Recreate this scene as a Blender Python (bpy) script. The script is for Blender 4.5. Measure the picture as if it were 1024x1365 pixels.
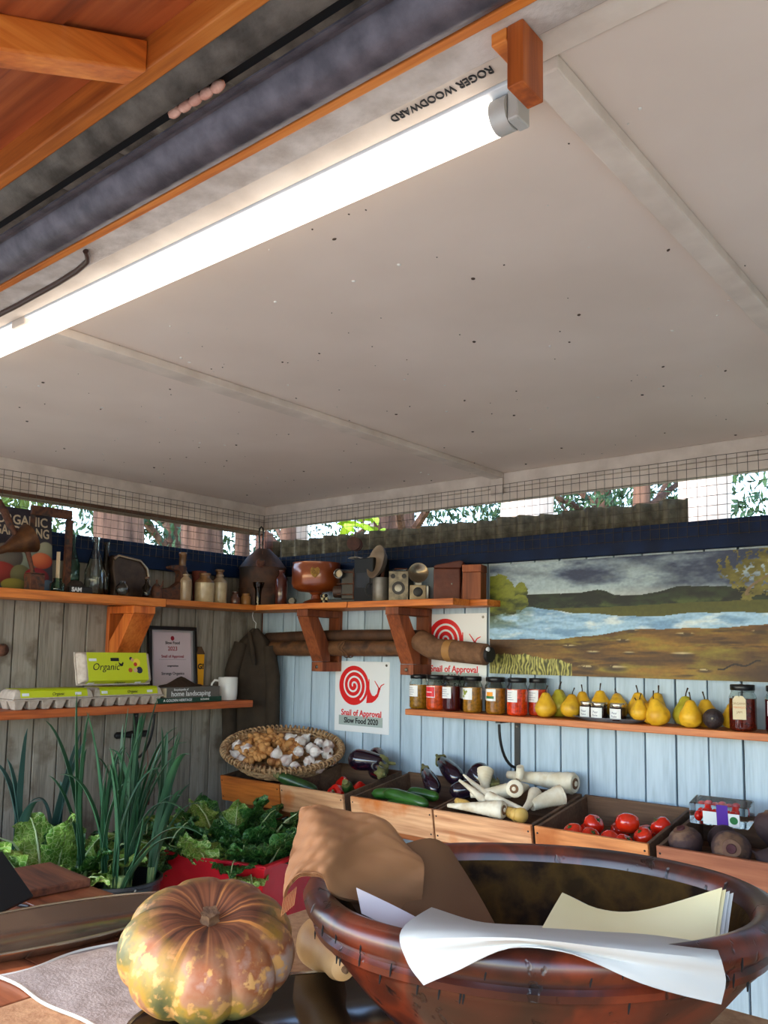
import bpy, bmesh, math, random
import numpy as np
from mathutils import Matrix, Vector, Euler
random.seed(7); np.random.seed(7)
R = math.radians
for o in list(bpy.data.objects): bpy.data.objects.remove(o)
COL = bpy.context.scene.collection
scene = bpy.context.scene

# ------------------------------------------------------------------ camera
cam = bpy.data.cameras.new('camera'); camo = bpy.data.objects.new('camera', cam); COL.objects.link(camo)
cam.sensor_fit = 'VERTICAL'; cam.sensor_height = 36; cam.lens = 1113.3 * 36 / 1365
cam.shift_y = 76.3 / 1365; cam.clip_start = .02
YAW, PIT, ROL = .68978, .098823, .0147874
fw = Vector((-math.sin(YAW) * math.cos(PIT), math.cos(YAW) * math.cos(PIT), math.sin(PIT)))
rt = Vector((math.cos(YAW), math.sin(YAW), 0)); up = rt.cross(fw)
r2 = rt * math.cos(ROL) + up * math.sin(ROL); u2 = -rt * math.sin(ROL) + up * math.cos(ROL)
mw = Matrix((r2, u2, -fw)).transposed().to_4x4(); mw.translation = (2.4051, -2.1858, 1.5)
camo.matrix_world = mw; scene.camera = camo

# ------------------------------------------------------------------ sky, sun, exposure
SUN_FROM = Vector((-.30, -.75, .62)).normalized()
world = bpy.data.worlds.new('sky'); scene.world = world; world.use_nodes = True
wn = world.node_tree.nodes; wl = world.node_tree.links
sky = wn.new('ShaderNodeTexSky'); sky.sky_type = 'NISHITA'; sky.sun_disc = False
sky.sun_elevation = math.asin(SUN_FROM.z); sky.sun_rotation = math.atan2(SUN_FROM.x, SUN_FROM.y)
sky.air_density = 1.0; sky.dust_density = .3
wl.new(sky.outputs[0], wn['Background'].inputs[0]); wn['Background'].inputs[1].default_value = .62
sl = bpy.data.lights.new('sun', 'SUN'); sl.energy = 2.2; sl.angle = R(.6); sl.color = (1, .88, .72)
so = bpy.data.objects.new('sun', sl); COL.objects.link(so)
so.rotation_euler = (-SUN_FROM).to_track_quat('-Z', 'Y').to_euler()
vs = scene.view_settings; vs.view_transform = 'Standard'; vs.look = 'None'; vs.gamma = 1; vs.use_curve_mapping = False
vs.exposure = .65

# ------------------------------------------------------------------ materials
def lin(c):
    return tuple(((v / 255) / 12.92 if v / 255 <= .04045 else ((v / 255 + .055) / 1.055) ** 2.4) for v in c) + (1,)
MATS = {}
def _base(name):
    m = bpy.data.materials.new(name); m.use_nodes = True
    n = m.node_tree.nodes; l = m.node_tree.links
    return m, n, l, n['Principled BSDF']
def _coords(n, l, stretch, shift=True):
    tc = n.new('ShaderNodeTexCoord'); mp = n.new('ShaderNodeMapping'); mp.inputs['Scale'].default_value = stretch
    if shift:
        oi = n.new('ShaderNodeObjectInfo'); mu = n.new('ShaderNodeMath'); mu.operation = 'MULTIPLY'; mu.inputs[1].default_value = 13
        ad = n.new('ShaderNodeVectorMath'); ad.operation = 'ADD'
        l.new(oi.outputs['Random'], mu.inputs[0]); l.new(tc.outputs['Object'], ad.inputs[0]); l.new(mu.outputs[0], ad.inputs[1])
        l.new(ad.outputs[0], mp.inputs['Vector'])
    else: l.new(tc.outputs['Object'], mp.inputs['Vector'])
    return mp.outputs['Vector']
def _ramp(n, stops):
    r = n.new('ShaderNodeValToRGB'); e = r.color_ramp.elements
    while len(e) < len(stops): e.new(.5)
    for k, (p, c) in enumerate(stops): e[k].position = p; e[k].color = c
    return r
def mat(name, col, rough=.5, col2=None, scale=20, detail=4, lo=.35, hi=.65, bump=0, bscale=None, metal=0, coat=0, trans=0,
        ior=1.45, stretch=(1, 1, 1), rnd=0, emis=0, sss=0, col3=None, spec=.5, attr=None, alpha=1):
    if name in MATS: return MATS[name]
    m, n, l, b = _base(name)
    b.inputs['Roughness'].default_value = rough; b.inputs['Metallic'].default_value = metal
    b.inputs['Coat Weight'].default_value = coat; b.inputs['Coat Roughness'].default_value = .08
    b.inputs['Transmission Weight'].default_value = trans; b.inputs['IOR'].default_value = ior
    b.inputs['Specular IOR Level'].default_value = spec
    if sss: b.inputs['Subsurface Weight'].default_value = sss; b.inputs['Subsurface Radius'].default_value = (.02, .01, .005); b.inputs['Subsurface Scale'].default_value = .3
    c = None
    if attr:
        a = n.new('ShaderNodeVertexColor'); a.layer_name = attr; c = a.outputs['Color']
    else:
        b.inputs['Base Color'].default_value = lin(col)
        if col2 or bump or rnd:
            v = _coords(n, l, stretch)
            nz = n.new('ShaderNodeTexNoise'); nz.inputs['Scale'].default_value = scale; nz.inputs['Detail'].default_value = detail
            l.new(v, nz.inputs['Vector'])
            st = [(lo, lin(col)), (hi, lin(col2 or col))]
            if col3: st = [(lo, lin(col)), ((lo + hi) / 2, lin(col2)), (hi, lin(col3))]
            r = _ramp(n, st); l.new(nz.outputs['Fac'], r.inputs[0]); c = r.outputs[0]
            if rnd:
                oi = n.new('ShaderNodeObjectInfo'); mr = n.new('ShaderNodeMapRange'); hs = n.new('ShaderNodeHueSaturation')
                mr.inputs['To Min'].default_value = 1 - rnd; mr.inputs['To Max'].default_value = 1 + rnd
                l.new(oi.outputs['Random'], mr.inputs['Value']); l.new(mr.outputs[0], hs.inputs['Value']); l.new(c, hs.inputs['Color']); c = hs.outputs[0]
            if bump:
                n2 = n.new('ShaderNodeTexNoise'); n2.inputs['Scale'].default_value = bscale or scale * 3; n2.inputs['Detail'].default_value = 5
                l.new(v, n2.inputs['Vector'])
                bp = n.new('ShaderNodeBump'); bp.inputs['Strength'].default_value = bump; bp.inputs['Distance'].default_value = .004
                l.new(n2.outputs['Fac'], bp.inputs['Height']); l.new(bp.outputs[0], b.inputs['Normal'])
    if c: l.new(c, b.inputs['Base Color'])
    if emis:
        b.inputs['Emission Color'].default_value = lin(col); b.inputs['Emission Strength'].default_value = emis
    MATS[name] = m; return m
def wood(name, c1, c2, c3, axis=0, scale=14, rough=.6, rnd=.18, bump=.35, coat=0, stain=None):
    if name in MATS: return MATS[name]
    m, n, l, b = _base(name)
    st = [1, 1, 1]; st[axis] = .07
    v = _coords(n, l, st)
    a = n.new('ShaderNodeTexNoise'); a.inputs['Scale'].default_value = scale; a.inputs['Detail'].default_value = 6; a.inputs['Distortion'].default_value = 1.2
    f = n.new('ShaderNodeTexNoise'); f.inputs['Scale'].default_value = scale * 9; f.inputs['Detail'].default_value = 3
    l.new(v, a.inputs['Vector']); l.new(v, f.inputs['Vector'])
    mx = n.new('ShaderNodeMath'); mx.operation = 'MULTIPLY_ADD'; mx.inputs[1].default_value = .35
    l.new(f.outputs['Fac'], mx.inputs[0])
    sb = n.new('ShaderNodeMath'); sb.operation = 'MULTIPLY'; sb.inputs[1].default_value = .65; l.new(a.outputs['Fac'], sb.inputs[0]); l.new(sb.outputs[0], mx.inputs[2])
    r = _ramp(n, [(.33, lin(c1)), (.5, lin(c2)), (.66, lin(c3))]); l.new(mx.outputs[0], r.inputs[0]); c = r.outputs[0]
    if stain:
        v2 = _coords(n, l, (1, 1, 1)); s = n.new('ShaderNodeTexNoise'); s.inputs['Scale'].default_value = stain[1]; s.inputs['Detail'].default_value = 6
        l.new(v2, s.inputs['Vector']); r2_ = _ramp(n, [(.56, (0, 0, 0, 1)), (.7, (1, 1, 1, 1))]); l.new(s.outputs['Fac'], r2_.inputs[0])
        mi = n.new('ShaderNodeMix'); mi.data_type = 'RGBA'; l.new(r2_.outputs[0], mi.inputs['Factor']); l.new(c, mi.inputs['A']); mi.inputs['B'].default_value = lin(stain[0]); c = mi.outputs['Result']
    oi = n.new('ShaderNodeObjectInfo'); mr = n.new('ShaderNodeMapRange'); hs = n.new('ShaderNodeHueSaturation')
    mr.inputs['To Min'].default_value = 1 - rnd; mr.inputs['To Max'].default_value = 1 + rnd
    l.new(oi.outputs['Random'], mr.inputs['Value']); l.new(mr.outputs[0], hs.inputs['Value']); l.new(c, hs.inputs['Color'])
    l.new(hs.outputs[0], b.inputs['Base Color']); b.inputs['Roughness'].default_value = rough; b.inputs['Coat Weight'].default_value = coat
    bp = n.new('ShaderNodeBump'); bp.inputs['Strength'].default_value = bump; bp.inputs['Distance'].default_value = .003
    l.new(mx.outputs[0], bp.inputs['Height']); l.new(bp.outputs[0], b.inputs['Normal'])
    MATS[name] = m; return m

# ------------------------------------------------------------------ mesh helpers
class MB:
    def __init__(s): s.v = []; s.f = []; s.M = Matrix()
    def at(s, loc=(0, 0, 0), rot=(0, 0, 0), sc=(1, 1, 1)):
        s.M = Matrix.LocRotScale(Vector(loc), Euler(rot), Vector(sc)); return s
    def add(s, vs, fs):
        k = len(s.v); s.v += [tuple(s.M @ Vector(p)) for p in vs]; s.f += [tuple(i + k for i in f) for f in fs]; return s
    def box(s, x0, x1, y0, y1, z0, z1):
        return s.add([(x0, y0, z0), (x1, y0, z0), (x1, y1, z0), (x0, y1, z0), (x0, y0, z1), (x1, y0, z1), (x1, y1, z1), (x0, y1, z1)],
                     [(0, 3, 2, 1), (4, 5, 6, 7), (0, 1, 5, 4), (1, 2, 6, 5), (2, 3, 7, 6), (3, 0, 4, 7)])
    def prism(s, poly, y0, y1):
        n = len(poly); vs = [(x, y0, z) for x, z in poly] + [(x, y1, z) for x, z in poly]
        return s.add(vs, [tuple(range(n)), tuple(range(2 * n - 1, n - 1, -1))] + [((i + 1) % n, i, i + n, (i + 1) % n + n) for i in range(n)])
    def tube(s, pts, r, n=8, sx=1, cap=True, closed=False):
        P = [Vector(p) for p in pts]; m = len(P); rr = list(r) if isinstance(r, (list, tuple)) else [r] * m
        vs = []; fs = []; ref = None
        for i in range(m):
            if closed: t = (P[(i + 1) % m] - P[i - 1])
            else: t = P[min(i + 1, m - 1)] - P[max(i - 1, 0)]
            t.normalize()
            if ref is None: ref = t.cross(Vector((0, 0, 1))) if abs(t.z) < .95 else t.cross(Vector((1, 0, 0)))
            a = ref - t * ref.dot(t); a.normalize(); b = t.cross(a); ref = a
            for k in range(n):
                g = 2 * math.pi * k / n; vs.append(tuple(P[i] + (a * math.cos(g) * sx + b * math.sin(g)) * rr[i]))
        for i in range(m if closed else m - 1):
            j = (i + 1) % m
            for k in range(n): fs.append((i * n + k, i * n + (k + 1) % n, j * n + (k + 1) % n, j * n + k))
        if cap and not closed: fs += [tuple(range(n - 1, -1, -1)), tuple((m - 1) * n + k for k in range(n))]
        return s.add(vs, fs)
    def lathe(s, prof, n=20, sx=1, sy=1, fn=None, cap=(1, 1)):
        vs = []; m = len(prof)
        for r, z in prof:
            for k in range(n):
                g = 2 * math.pi * k / n; q = fn(g, r, z) if fn else r
                vs.append((q * math.cos(g) * sx, q * math.sin(g) * sy, z))
        fs = [(i * n + k, i * n + (k + 1) % n, (i + 1) * n + (k + 1) % n, (i + 1) * n + k) for i in range(m - 1) for k in range(n)]
        fs += [tuple(range(n - 1, -1, -1))] * cap[0] + [tuple((m - 1) * n + k for k in range(n))] * cap[1]
        return s.add(vs, fs)
    def ell(s, c, r, n=12, m=8, jit=0):
        vs = [(c[0], c[1], c[2] - r[2])]; fs = []
        for i in range(1, m):
            p = math.pi * i / m
            for k in range(n):
                g = 2 * math.pi * k / n; j = 1 + random.uniform(-jit, jit)
                vs.append((c[0] + r[0] * math.sin(p) * math.cos(g) * j, c[1] + r[1] * math.sin(p) * math.sin(g) * j, c[2] - r[2] * math.cos(p) * j))
        vs.append((c[0], c[1], c[2] + r[2])); L = len(vs) - 1
        for k in range(n):
            fs.append((0, 1 + (k + 1) % n, 1 + k)); fs.append((L, L - n + k, L - n + (k + 1) % n))
            for i in range(m - 2): fs.append((1 + i * n + k, 1 + i * n + (k + 1) % n, 1 + (i + 1) * n + (k + 1) % n, 1 + (i + 1) * n + k))
        return s.add(vs, fs)
    def grid(s, fn, nu, nv):
        vs = [fn(i / nu, j / nv) for j in range(nv + 1) for i in range(nu + 1)]
        return s.add(vs, [(j * (nu + 1) + i, j * (nu + 1) + i + 1, (j + 1) * (nu + 1) + i + 1, (j + 1) * (nu + 1) + i) for j in range(nv) for i in range(nu)])
    def mesh(s, name, smooth=False):
        me = bpy.data.meshes.new(name); me.from_pydata(s.v, [], s.f)
        bm = bmesh.new(); bm.from_mesh(me); bmesh.ops.recalc_face_normals(bm, faces=bm.faces); bm.to_mesh(me); bm.free()
        if smooth: me.polygons.foreach_set('use_smooth', [True] * len(me.polygons))
        return me
    def build(s, name, m, parent=None, smooth=False, bev=0, sub=0, solid=0, loc=None, rot=None):
        o = bpy.data.objects.new(name, s.mesh(name, smooth)); COL.objects.link(o); o.data.materials.append(m)
        if parent: o.parent = parent
        if loc: o.location = loc
        if rot: o.rotation_euler = rot
        if solid: md = o.modifiers.new('solid', 'SOLIDIFY'); md.thickness = solid; md.offset = 0
        if bev: md = o.modifiers.new('bevel', 'BEVEL'); md.width = bev; md.segments = 2; md.limit_method = 'ANGLE'
        if sub: md = o.modifiers.new('sub', 'SUBSURF'); md.levels = sub; md.render_levels = sub
        if smooth and not sub:
            md = o.modifiers.new('es', 'EDGE_SPLIT'); md.split_angle = R(50)
        return o
def tag(o, label=None, cat=None, group=None, kind=None):
    for k, v in (('label', label), ('category', cat), ('group', group), ('kind', kind)):
        if v: o[k] = v
    return o
def T(name, label, cat, loc=(0, 0, 0), rz=0, group=None, rx=0, ry=0):
    o = bpy.data.objects.new(name, None); COL.objects.link(o); o.empty_display_size = .02
    o.location = loc; o.rotation_euler = (rx, ry, rz); return tag(o, label, cat, group)
def S(name): return tag(T(name, None, None), kind='structure')
def link(me, name, parent=None, loc=(0, 0, 0), rot=(0, 0, 0), sc=(1, 1, 1)):
    o = bpy.data.objects.new(name, me); COL.objects.link(o); o.parent = parent; o.location = loc; o.rotation_euler = rot; o.scale = sc; return o
def copy_tree(o, parent=None):
    c = o.copy(); COL.objects.link(c); c.parent = parent
    for ch in o.children: copy_tree(ch, c)
    return c
def place(proto, used, loc, rot, sc=1, label=None, group=None):
    o = proto if not used else copy_tree(proto)
    used.append(1); o.location = loc; o.rotation_euler = rot; o.scale = (sc, sc, sc) if not isinstance(sc, tuple) else sc
    if label: o['label'] = label
    if group: o['group'] = group
    return o
def text(name, s, size, m, parent, loc, rot=(R(90), 0, 0), align='CENTER', bold=0, sx=1, shear=0, ex=.0004, sp=1):
    c = bpy.data.curves.new('t', 'FONT'); c.body = s; c.size = size; c.align_x = align; c.align_y = 'CENTER'; c.offset = bold; c.shear = shear; c.extrude = ex; c.space_character = sp
    c.resolution_u = 3
    o = bpy.data.objects.new('t', c); COL.objects.link(o); dg = bpy.context.evaluated_depsgraph_get()
    me = bpy.data.meshes.new_from_object(o.evaluated_get(dg)); bpy.data.objects.remove(o); bpy.data.curves.remove(c)
    me.name = name; me.materials.clear(); me.materials.append(m)
    return link(me, name, parent, loc, rot, (sx, 1, 1))
def vnoise(x, y, seed=0, oct=5):
    rs = np.random.RandomState(seed); t = rs.rand(64, 64); out = np.zeros_like(x); a = .5; tot = 0
    for _ in range(oct):
        xi = np.floor(x).astype(int); yi = np.floor(y).astype(int); fx = x - xi; fy = y - yi
        fx = fx * fx * (3 - 2 * fx); fy = fy * fy * (3 - 2 * fy)
        g = lambda i, j: t[i % 64, j % 64]
        out += a * ((g(xi, yi) * (1 - fx) + g(xi + 1, yi) * fx) * (1 - fy) + (g(xi, yi + 1) * (1 - fx) + g(xi + 1, yi + 1) * fx) * fy)
        tot += a; a *= .55; x = x * 2.1 + 3.7; y = y * 2.1 + 1.3
    return out / tot
def picture(name, w, h, nx, ny, fn, m, parent, loc, rot=(0, 0, 0)):
    """a flat print: a fine grid in the local xz plane facing -y, with its colours in an attribute"""
    u, v = np.meshgrid(np.linspace(0, 1, nx), np.linspace(0, 1, ny))
    rgb = np.clip(fn(u, v), 0, 255) / 255.
    rgb = np.where(rgb <= .04045, rgb / 12.92, ((rgb + .055) / 1.055) ** 2.4)
    P = np.stack([u * w, np.zeros_like(u), v * h], -1).reshape(-1, 3)
    idx = np.arange(nx * ny).reshape(ny, nx)
    F = np.stack([idx[:-1, :-1], idx[:-1, 1:], idx[1:, 1:], idx[1:, :-1]], -1).reshape(-1, 4)
    me = bpy.data.meshes.new(name); me.from_pydata(P.tolist(), [], F.tolist())
    ca = me.color_attributes.new('Col', 'FLOAT_COLOR', 'POINT')
    ca.data.foreach_set('color', np.concatenate([rgb.reshape(-1, 3), np.ones((nx * ny, 1))], 1).astype(np.float32).ravel())
    me.materials.append(m); return link(me, name, parent, loc, rot)
def mixc(a, b, t): return a + (b - a) * t[..., None]
def C3(*c): return np.array(c, float)
# ------------------------------------------------------------------ shared materials
M_board = wood('white_board_paint', (152, 172, 188), (172, 192, 207), (184, 203, 217), axis=2, scale=22, rough=.55, rnd=.05, bump=.4)
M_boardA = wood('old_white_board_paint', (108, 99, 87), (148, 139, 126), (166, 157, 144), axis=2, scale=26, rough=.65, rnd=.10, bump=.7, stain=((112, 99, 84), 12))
M_dark = mat('dark_void', (12, 11, 11), .9)
M_ceil = mat('ceiling_paint', (220, 201, 184), .5, (234, 216, 200), scale=3, detail=8, lo=.3, hi=.7, bump=.05, bscale=60)
M_trim = mat('trim_paint', (206, 189, 172), .55, (228, 212, 195), scale=14, detail=8, bump=.2)
M_orange = wood('orange_timber', (150, 74, 24), (204, 114, 42), (226, 144, 66), axis=0, scale=16, rough=.5, bump=.3)
M_orangeY = wood('orange_timber_y', (148, 66, 18), (205, 108, 36), (228, 138, 58), axis=1, scale=16, rough=.5, bump=.3)
M_orangeZ = wood('orange_timber_z', (140, 62, 18), (196, 98, 34), (220, 126, 52), axis=2, scale=16, rough=.5, bump=.3)
M_shelf = wood('shelf_timber', (120, 62, 28), (176, 98, 48), (200, 124, 70), axis=0, scale=18, rough=.5, bump=.3)
M_shelfA = wood('shelf_timber_side', (128, 56, 22), (184, 92, 40), (206, 116, 56), axis=0, scale=18, rough=.5, bump=.3)
M_brown = wood('bracket_timber', (84, 40, 20), (134, 68, 34), (160, 88, 46), axis=2, scale=18, rough=.6, bump=.4)
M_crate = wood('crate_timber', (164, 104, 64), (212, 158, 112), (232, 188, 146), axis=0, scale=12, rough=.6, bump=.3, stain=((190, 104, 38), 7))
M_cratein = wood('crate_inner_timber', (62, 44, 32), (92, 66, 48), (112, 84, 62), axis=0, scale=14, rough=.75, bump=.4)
M_roofb = wood('roof_boards', (104, 44, 20), (156, 74, 34), (184, 98, 50), axis=0, scale=10, rough=.6, bump=.3)
M_blue = mat('navy_paint', (4, 22, 50), .6, (8, 32, 66), scale=18, bump=.15, spec=.25)
M_wire = mat('wire', (88, 80, 70), .5, metal=.6)
M_black = mat('black_iron', (22, 22, 24), .45, (34, 32, 32), scale=30, bump=.2)
M_screw = mat('screw_metal', (120, 118, 112), .35, metal=1)
M_rust = mat('rusty_iron', (62, 36, 26), .75, (98, 58, 38), scale=40, bump=.5, col3=(54, 44, 40))
M_galv = mat('galvanised', (78, 73, 80), .5, (112, 105, 112), scale=30, detail=8, bump=.25, metal=.35)
M_galvd = mat('dirty_galvanised', (66, 60, 54), .6, (108, 100, 92), scale=26, detail=8, bump=.4, metal=.2)
M_bark = mat('stringy_bark', (66, 44, 34), .9, (128, 94, 76), scale=14, detail=8, bump=1, bscale=30, stretch=(1, 1, .12), rnd=.2)
M_barkp = mat('pale_bark', (196, 168, 150), .9, (224, 204, 190), scale=12, detail=8, bump=.6, bscale=30, stretch=(1, 1, .15))
M_print = mat('print', (0, 0, 0), .55, attr='Col')
M_white = mat('white_enamel', (226, 228, 230), .35)
M_red = mat('print_red', (214, 22, 26), .45)
M_ink = mat('black_ink', (22, 22, 24), .6)

# ------------------------------------------------------------------ floor, ground
tag(MB().box(-9, 12, -14, -2.6, -.11, -.02).build('bounce_ground', mat('pale_bounce_gravel', (190, 178, 158), .95, (214, 204, 186), scale=8, detail=8, bump=.4)), kind='structure')  # unseen pale ground added to bounce sunlight up onto the ceiling
tag(MB().box(-.1, 2.9, -2.6, .1, -.1, 0).build('floor', mat('concrete', (158, 148, 136), .8, (178, 168, 154), scale=6, bump=.2)), kind='structure')
tag(MB().box(-30, 30, -30, 30, -.3, -.11).build('ground', mat('dry_grass', (96, 100, 52), .95, (150, 134, 88), scale=1.2, detail=8, bump=.4)), kind='structure')

# ------------------------------------------------------------------ walls
wb = S('wall_back')
MB().box(-.02, 2.78, .016, .022, 0, 1.78).build('backing', M_dark, wb)
xs = [0, .032, .115, .182, .27, .359, .44, .519, .599, .682, .768, .854, .934, 1.018, 1.1, 1.182, 1.263, 1.347, 1.429, 1.511, 1.594, 1.677, 1.761] + [1.761 + .084 * k for k in range(1, 13)]
for a, b in zip(xs, xs[1:]):
    MB().box(a + .0022, b - .0022, random.uniform(-.0015, .001), .014, 0, 1.778).build('board', M_board, wb, bev=.0015)
wa = S('wall_left')
MB().box(-.022, -.016, -1.4, 0, 0, 1.78).build('backing', M_dark, wa)
ys = [0, -.075, -.155, -.238, -.318, -.391, -.462, -.541, -.584, -.661, -.742, -.821, -.899, -.978] + [-.978 - .08 * k for k in range(1, 6)]
for a, b in zip(ys, ys[1:]):
    MB().box(-.014, random.uniform(-.001, .0015), b + .0022, a - .0022, 0, 1.778).build('board', M_boardA, wa, bev=.0015)
MB().box(-.09, .0, -1.47, -1.38, 0, 2.05).build('end_post', M_boardA, wa, bev=.003)
wr = S('wall_right')
for k in range(18):
    MB().box(2.75, 2.765, -1.6 + .09 * k + .002, -1.6 + .09 * k + .088, 0, 2.05).build('board', M_board, wr)

# blue beams, corner post
bb = tag(MB().box(-.06, 2.78, -.022, .04, 1.776, 1.85).build('trim_1', M_blue, bev=.002), kind='structure')
tag(MB().box(-.05, .022, -1.38, -.022, 1.766, 1.85).build('trim_2', M_blue, bev=.002), kind='structure')
tag(MB().box(-.05, -.0005, .0005, .0155, 0, 1.7655).build('corner_light_stop', M_brown), kind='structure')  # hidden filler added to stop light leaking through the wall corner
tag(MB().box(-.05, .004, -.004, .04, 1.85, 1.957).build('trim_3', M_brown, bev=.002), kind='structure')
# white trims under the ceiling
t4 = tag(MB().box(-.05, 2.75, -.014, .03, 2.006, 2.052).build('trim_4', M_trim, bev=.002), kind='structure')
tag(MB().box(-.05, 2.75, -.008, .028, 1.968, 2.0055).build('trim_5', M_trim, bev=.002), kind='structure')
tag(MB().box(-.05, .014, -1.38, -.014, 2.0, 2.052).build('trim_6', M_trim, bev=.002), kind='structure')
tag(MB().box(-.05, .008, -1.38, -.008, 1.957, 1.9995).build('trim_7', M_trim, bev=.002), kind='structure')
tag(MB().box(-.05, .012, -1.38, -.014, 1.945, 1.9565).build('trim_8', wood('dark_strip', (60, 36, 24), (92, 56, 36), (110, 70, 46), axis=1), bev=.001), kind='structure')

# ------------------------------------------------------------------ ceiling: three sheets, battens, specks
ce = S('ceiling')
for a, b in ((-.05, 1.060), (1.063, 2.048), (2.051, 2.8)):
    MB().box(a, b, -1.535, .03, 2.052, 2.062).build('ceiling_sheet', M_ceil, ce)
sp = MB(); sp2 = MB()
for k in range(330):
    x = random.uniform(.05, 2.5); y = random.uniform(-1.5, -.05); r = random.choice((.0012, .0016, .0024, .0036))
    q = sp if random.random() < .6 else sp2
    q.at((x, y, 2.0515), (0, 0, random.uniform(0, 3)), (1, random.uniform(.4, 1), .5)).ell((0, 0, 0), (r, r, r), 6, 4)
tag(sp.build('fly_specks', mat('fly_speck', (74, 58, 46), .8), ce), kind='stuff')
tag(sp2.build('paint_drips', mat('paint_drip', (220, 214, 204), .6), ce), kind='stuff')
for k, (x, w) in enumerate(((1.062, .022), (2.050, .016))):
    MB().box(x - w, x + w, -1.535, -.014, 2.036, 2.052).build('ceiling_batten', M_trim, ce, bev=.002)
MB().box(1.04, 1.084, -.022, -.014, 1.985, 2.036).build('batten_cleat', M_trim, ce, bev=.002)
# above the ceiling: roof sheet that shades the building
tag(MB().grid(lambda u, v: (-.4 + 3.4 * u, -1.62 + 1.95 * v, 2.2 + .13 * v + .01 * math.sin(u * 280)), 140, 1).build('roof', M_galvd, smooth=True), kind='structure')

# ------------------------------------------------------------------ front beam and overhead eave
X0, X1 = -.3, 2.8
ov = S('trim_9')
MB().box(X0, 2.75, -1.572, -1.536, 2.047, 2.12).build('beam_board', M_trim, ov, bev=.002)
MB().box(X0, 2.75, -1.612, -1.5725, 2.043, 2.12).build('beam_edge', mat('flaking_paint', (182, 168, 156), .7, (212, 200, 190), scale=30, detail=8, bump=.5), ov, bev=.002)
MB().box(X0, 2.75, -1.6235, -1.6125, 2.04, 2.12).build('timber_strip', M_orange, ov, bev=.0015)
prof = [(-1.6250, 2.048), (-1.629, 2.039), (-1.640, 2.035), (-1.654, 2.038), (-1.664, 2.047), (-1.671, 2.058), (-1.677, 2.058), (-1.682, 2.051), (-1.690, 2.050)]
MB().grid(lambda u, v: (X0 + (X1 - X0) * u, *[(1 - (v * 8 - int(min(v * 8, 7.999)))) * prof[int(min(v * 8, 7.999))][k] + (v * 8 - int(min(v * 8, 7.999))) * prof[int(min(v * 8, 7.999)) + 1][k] for k in (0, 1)]), 2, 8).build('gutter_sheet', M_galv, ov, smooth=True, solid=.002)
MB().box(X0, X1, -1.7432, -1.688, 2.062, 2.11).build('dark_plank_filler', M_dark, ov)  # plank widened over the black gap to block leaking light
prof2 = [(-1.707, 2.054), (-1.714, 2.044), (-1.720, 2.043), (-1.732, 2.048), (-1.7425, 2.052)]
MB().grid(lambda u, v: (X0 + (X1 - X0) * u, *prof2[int(round(v * 4))]), 2, 4).build('flashing_sheet', M_galvd, ov, smooth=True, solid=.002)
MB().box(X0, X1, -1.7605, -1.7435, 2.049, 2.108).build('eave_beam', M_orange, ov, bev=.002)
# sloping roof boards (down towards the customers) and rafters
SL = .44
def rz_(y): return 2.078 + SL * (y + 1.767)
ev = S('trim_10')
for k in range(6):
    y1 = -1.746 - .1 * k; y0 = y1 - .097; d = -.004 if k % 2 else 0
    m = MB(); m.add([(X0, y0, rz_(y0) + d), (X1, y0, rz_(y0) + d), (X1, y1, rz_(y1) + d), (X0, y1, rz_(y1) + d), (X0, y0, rz_(y0) + .016), (X1, y0, rz_(y0) + .016), (X1, y1, rz_(y1) + .016), (X0, y1, rz_(y1) + .016)],
                    [(0, 3, 2, 1), (4, 5, 6, 7), (0, 1, 5, 4), (1, 2, 6, 5), (2, 3, 7, 6), (3, 0, 4, 7)])
    m.build('roof_board', M_roofb, ev)
for xr in (.20, .96, 1.722, 2.48):
    m = MB(); y0, y1 = -2.28, -1.761
    m.add([(xr, y0, rz_(y0) - .036), (xr + .032, y0, rz_(y0) - .036), (xr + .032, y1, rz_(y1) - .036), (xr, y1, rz_(y1) - .036), (xr, y0, rz_(y0) - .004), (xr + .032, y0, rz_(y0) - .004), (xr + .032, y1, rz_(y1) - .004), (xr, y1, rz_(y1) - .004)],
          [(0, 3, 2, 1), (4, 5, 6, 7), (0, 1, 5, 4), (1, 2, 6, 5), (2, 3, 7, 6), (3, 0, 4, 7)])
    m.build('rafter', M_orangeY, ev, bev=.002)
# lettering on the underside of the beam, to be read from inside
text('lettering', 'ROGER WOODWARD', .0142, M_ink, ov, (1.951, -1.560, 2.0462), rot=(R(180), 0, R(180)), sx=.86, shear=.15, ex=.0006)

# ------------------------------------------------------------------ fluorescent fitting, bracket, cable, wasp nest
ft = T('fluorescent_light', 'lit fluorescent tube in a white batten fitting along the ceiling edge', 'light', (1.413, -1.5135, 2.0465))
MB().box(-.62, .60, -.021, -.004, -.0015, .0045).build('fitting_body', M_white, ft, bev=.001)
MB().tube([(-.6, 0, -.0165), (.575, 0, -.0165)], .0168, 18).build('tube', mat('lit_tube', (255, 247, 236), .3, emis=1.5), ft, smooth=True)
for x in (-.62, .575): MB().tube([(x, 0, -.0165), (x + .018, 0, -.0165)], .0171, 18).build('end_cap', mat('aluminium_cap', (196, 192, 184), .5, metal=.3), ft, smooth=True)
for x in (-.634, .5935): MB().box(x, x + .012, -.012, .012, -.032, -.0005).build('lamp_holder', mat('aluminium_cap', (196, 192, 184), .5, metal=.3), ft, bev=.002)
br = T('timber_bracket', 'orange timber bracket fixed below the ceiling beam at the tube end', 'bracket', (2.06, -1.583, 2.043))
MB().box(-.008, .008, -.018, .018, -.058, 0).build('upright', M_orangeZ, br, bev=.0012)
MB().box(-.024, -.0085, -.018, .012, -.012, 0).build('cleat', M_orange, br, bev=.001)
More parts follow.
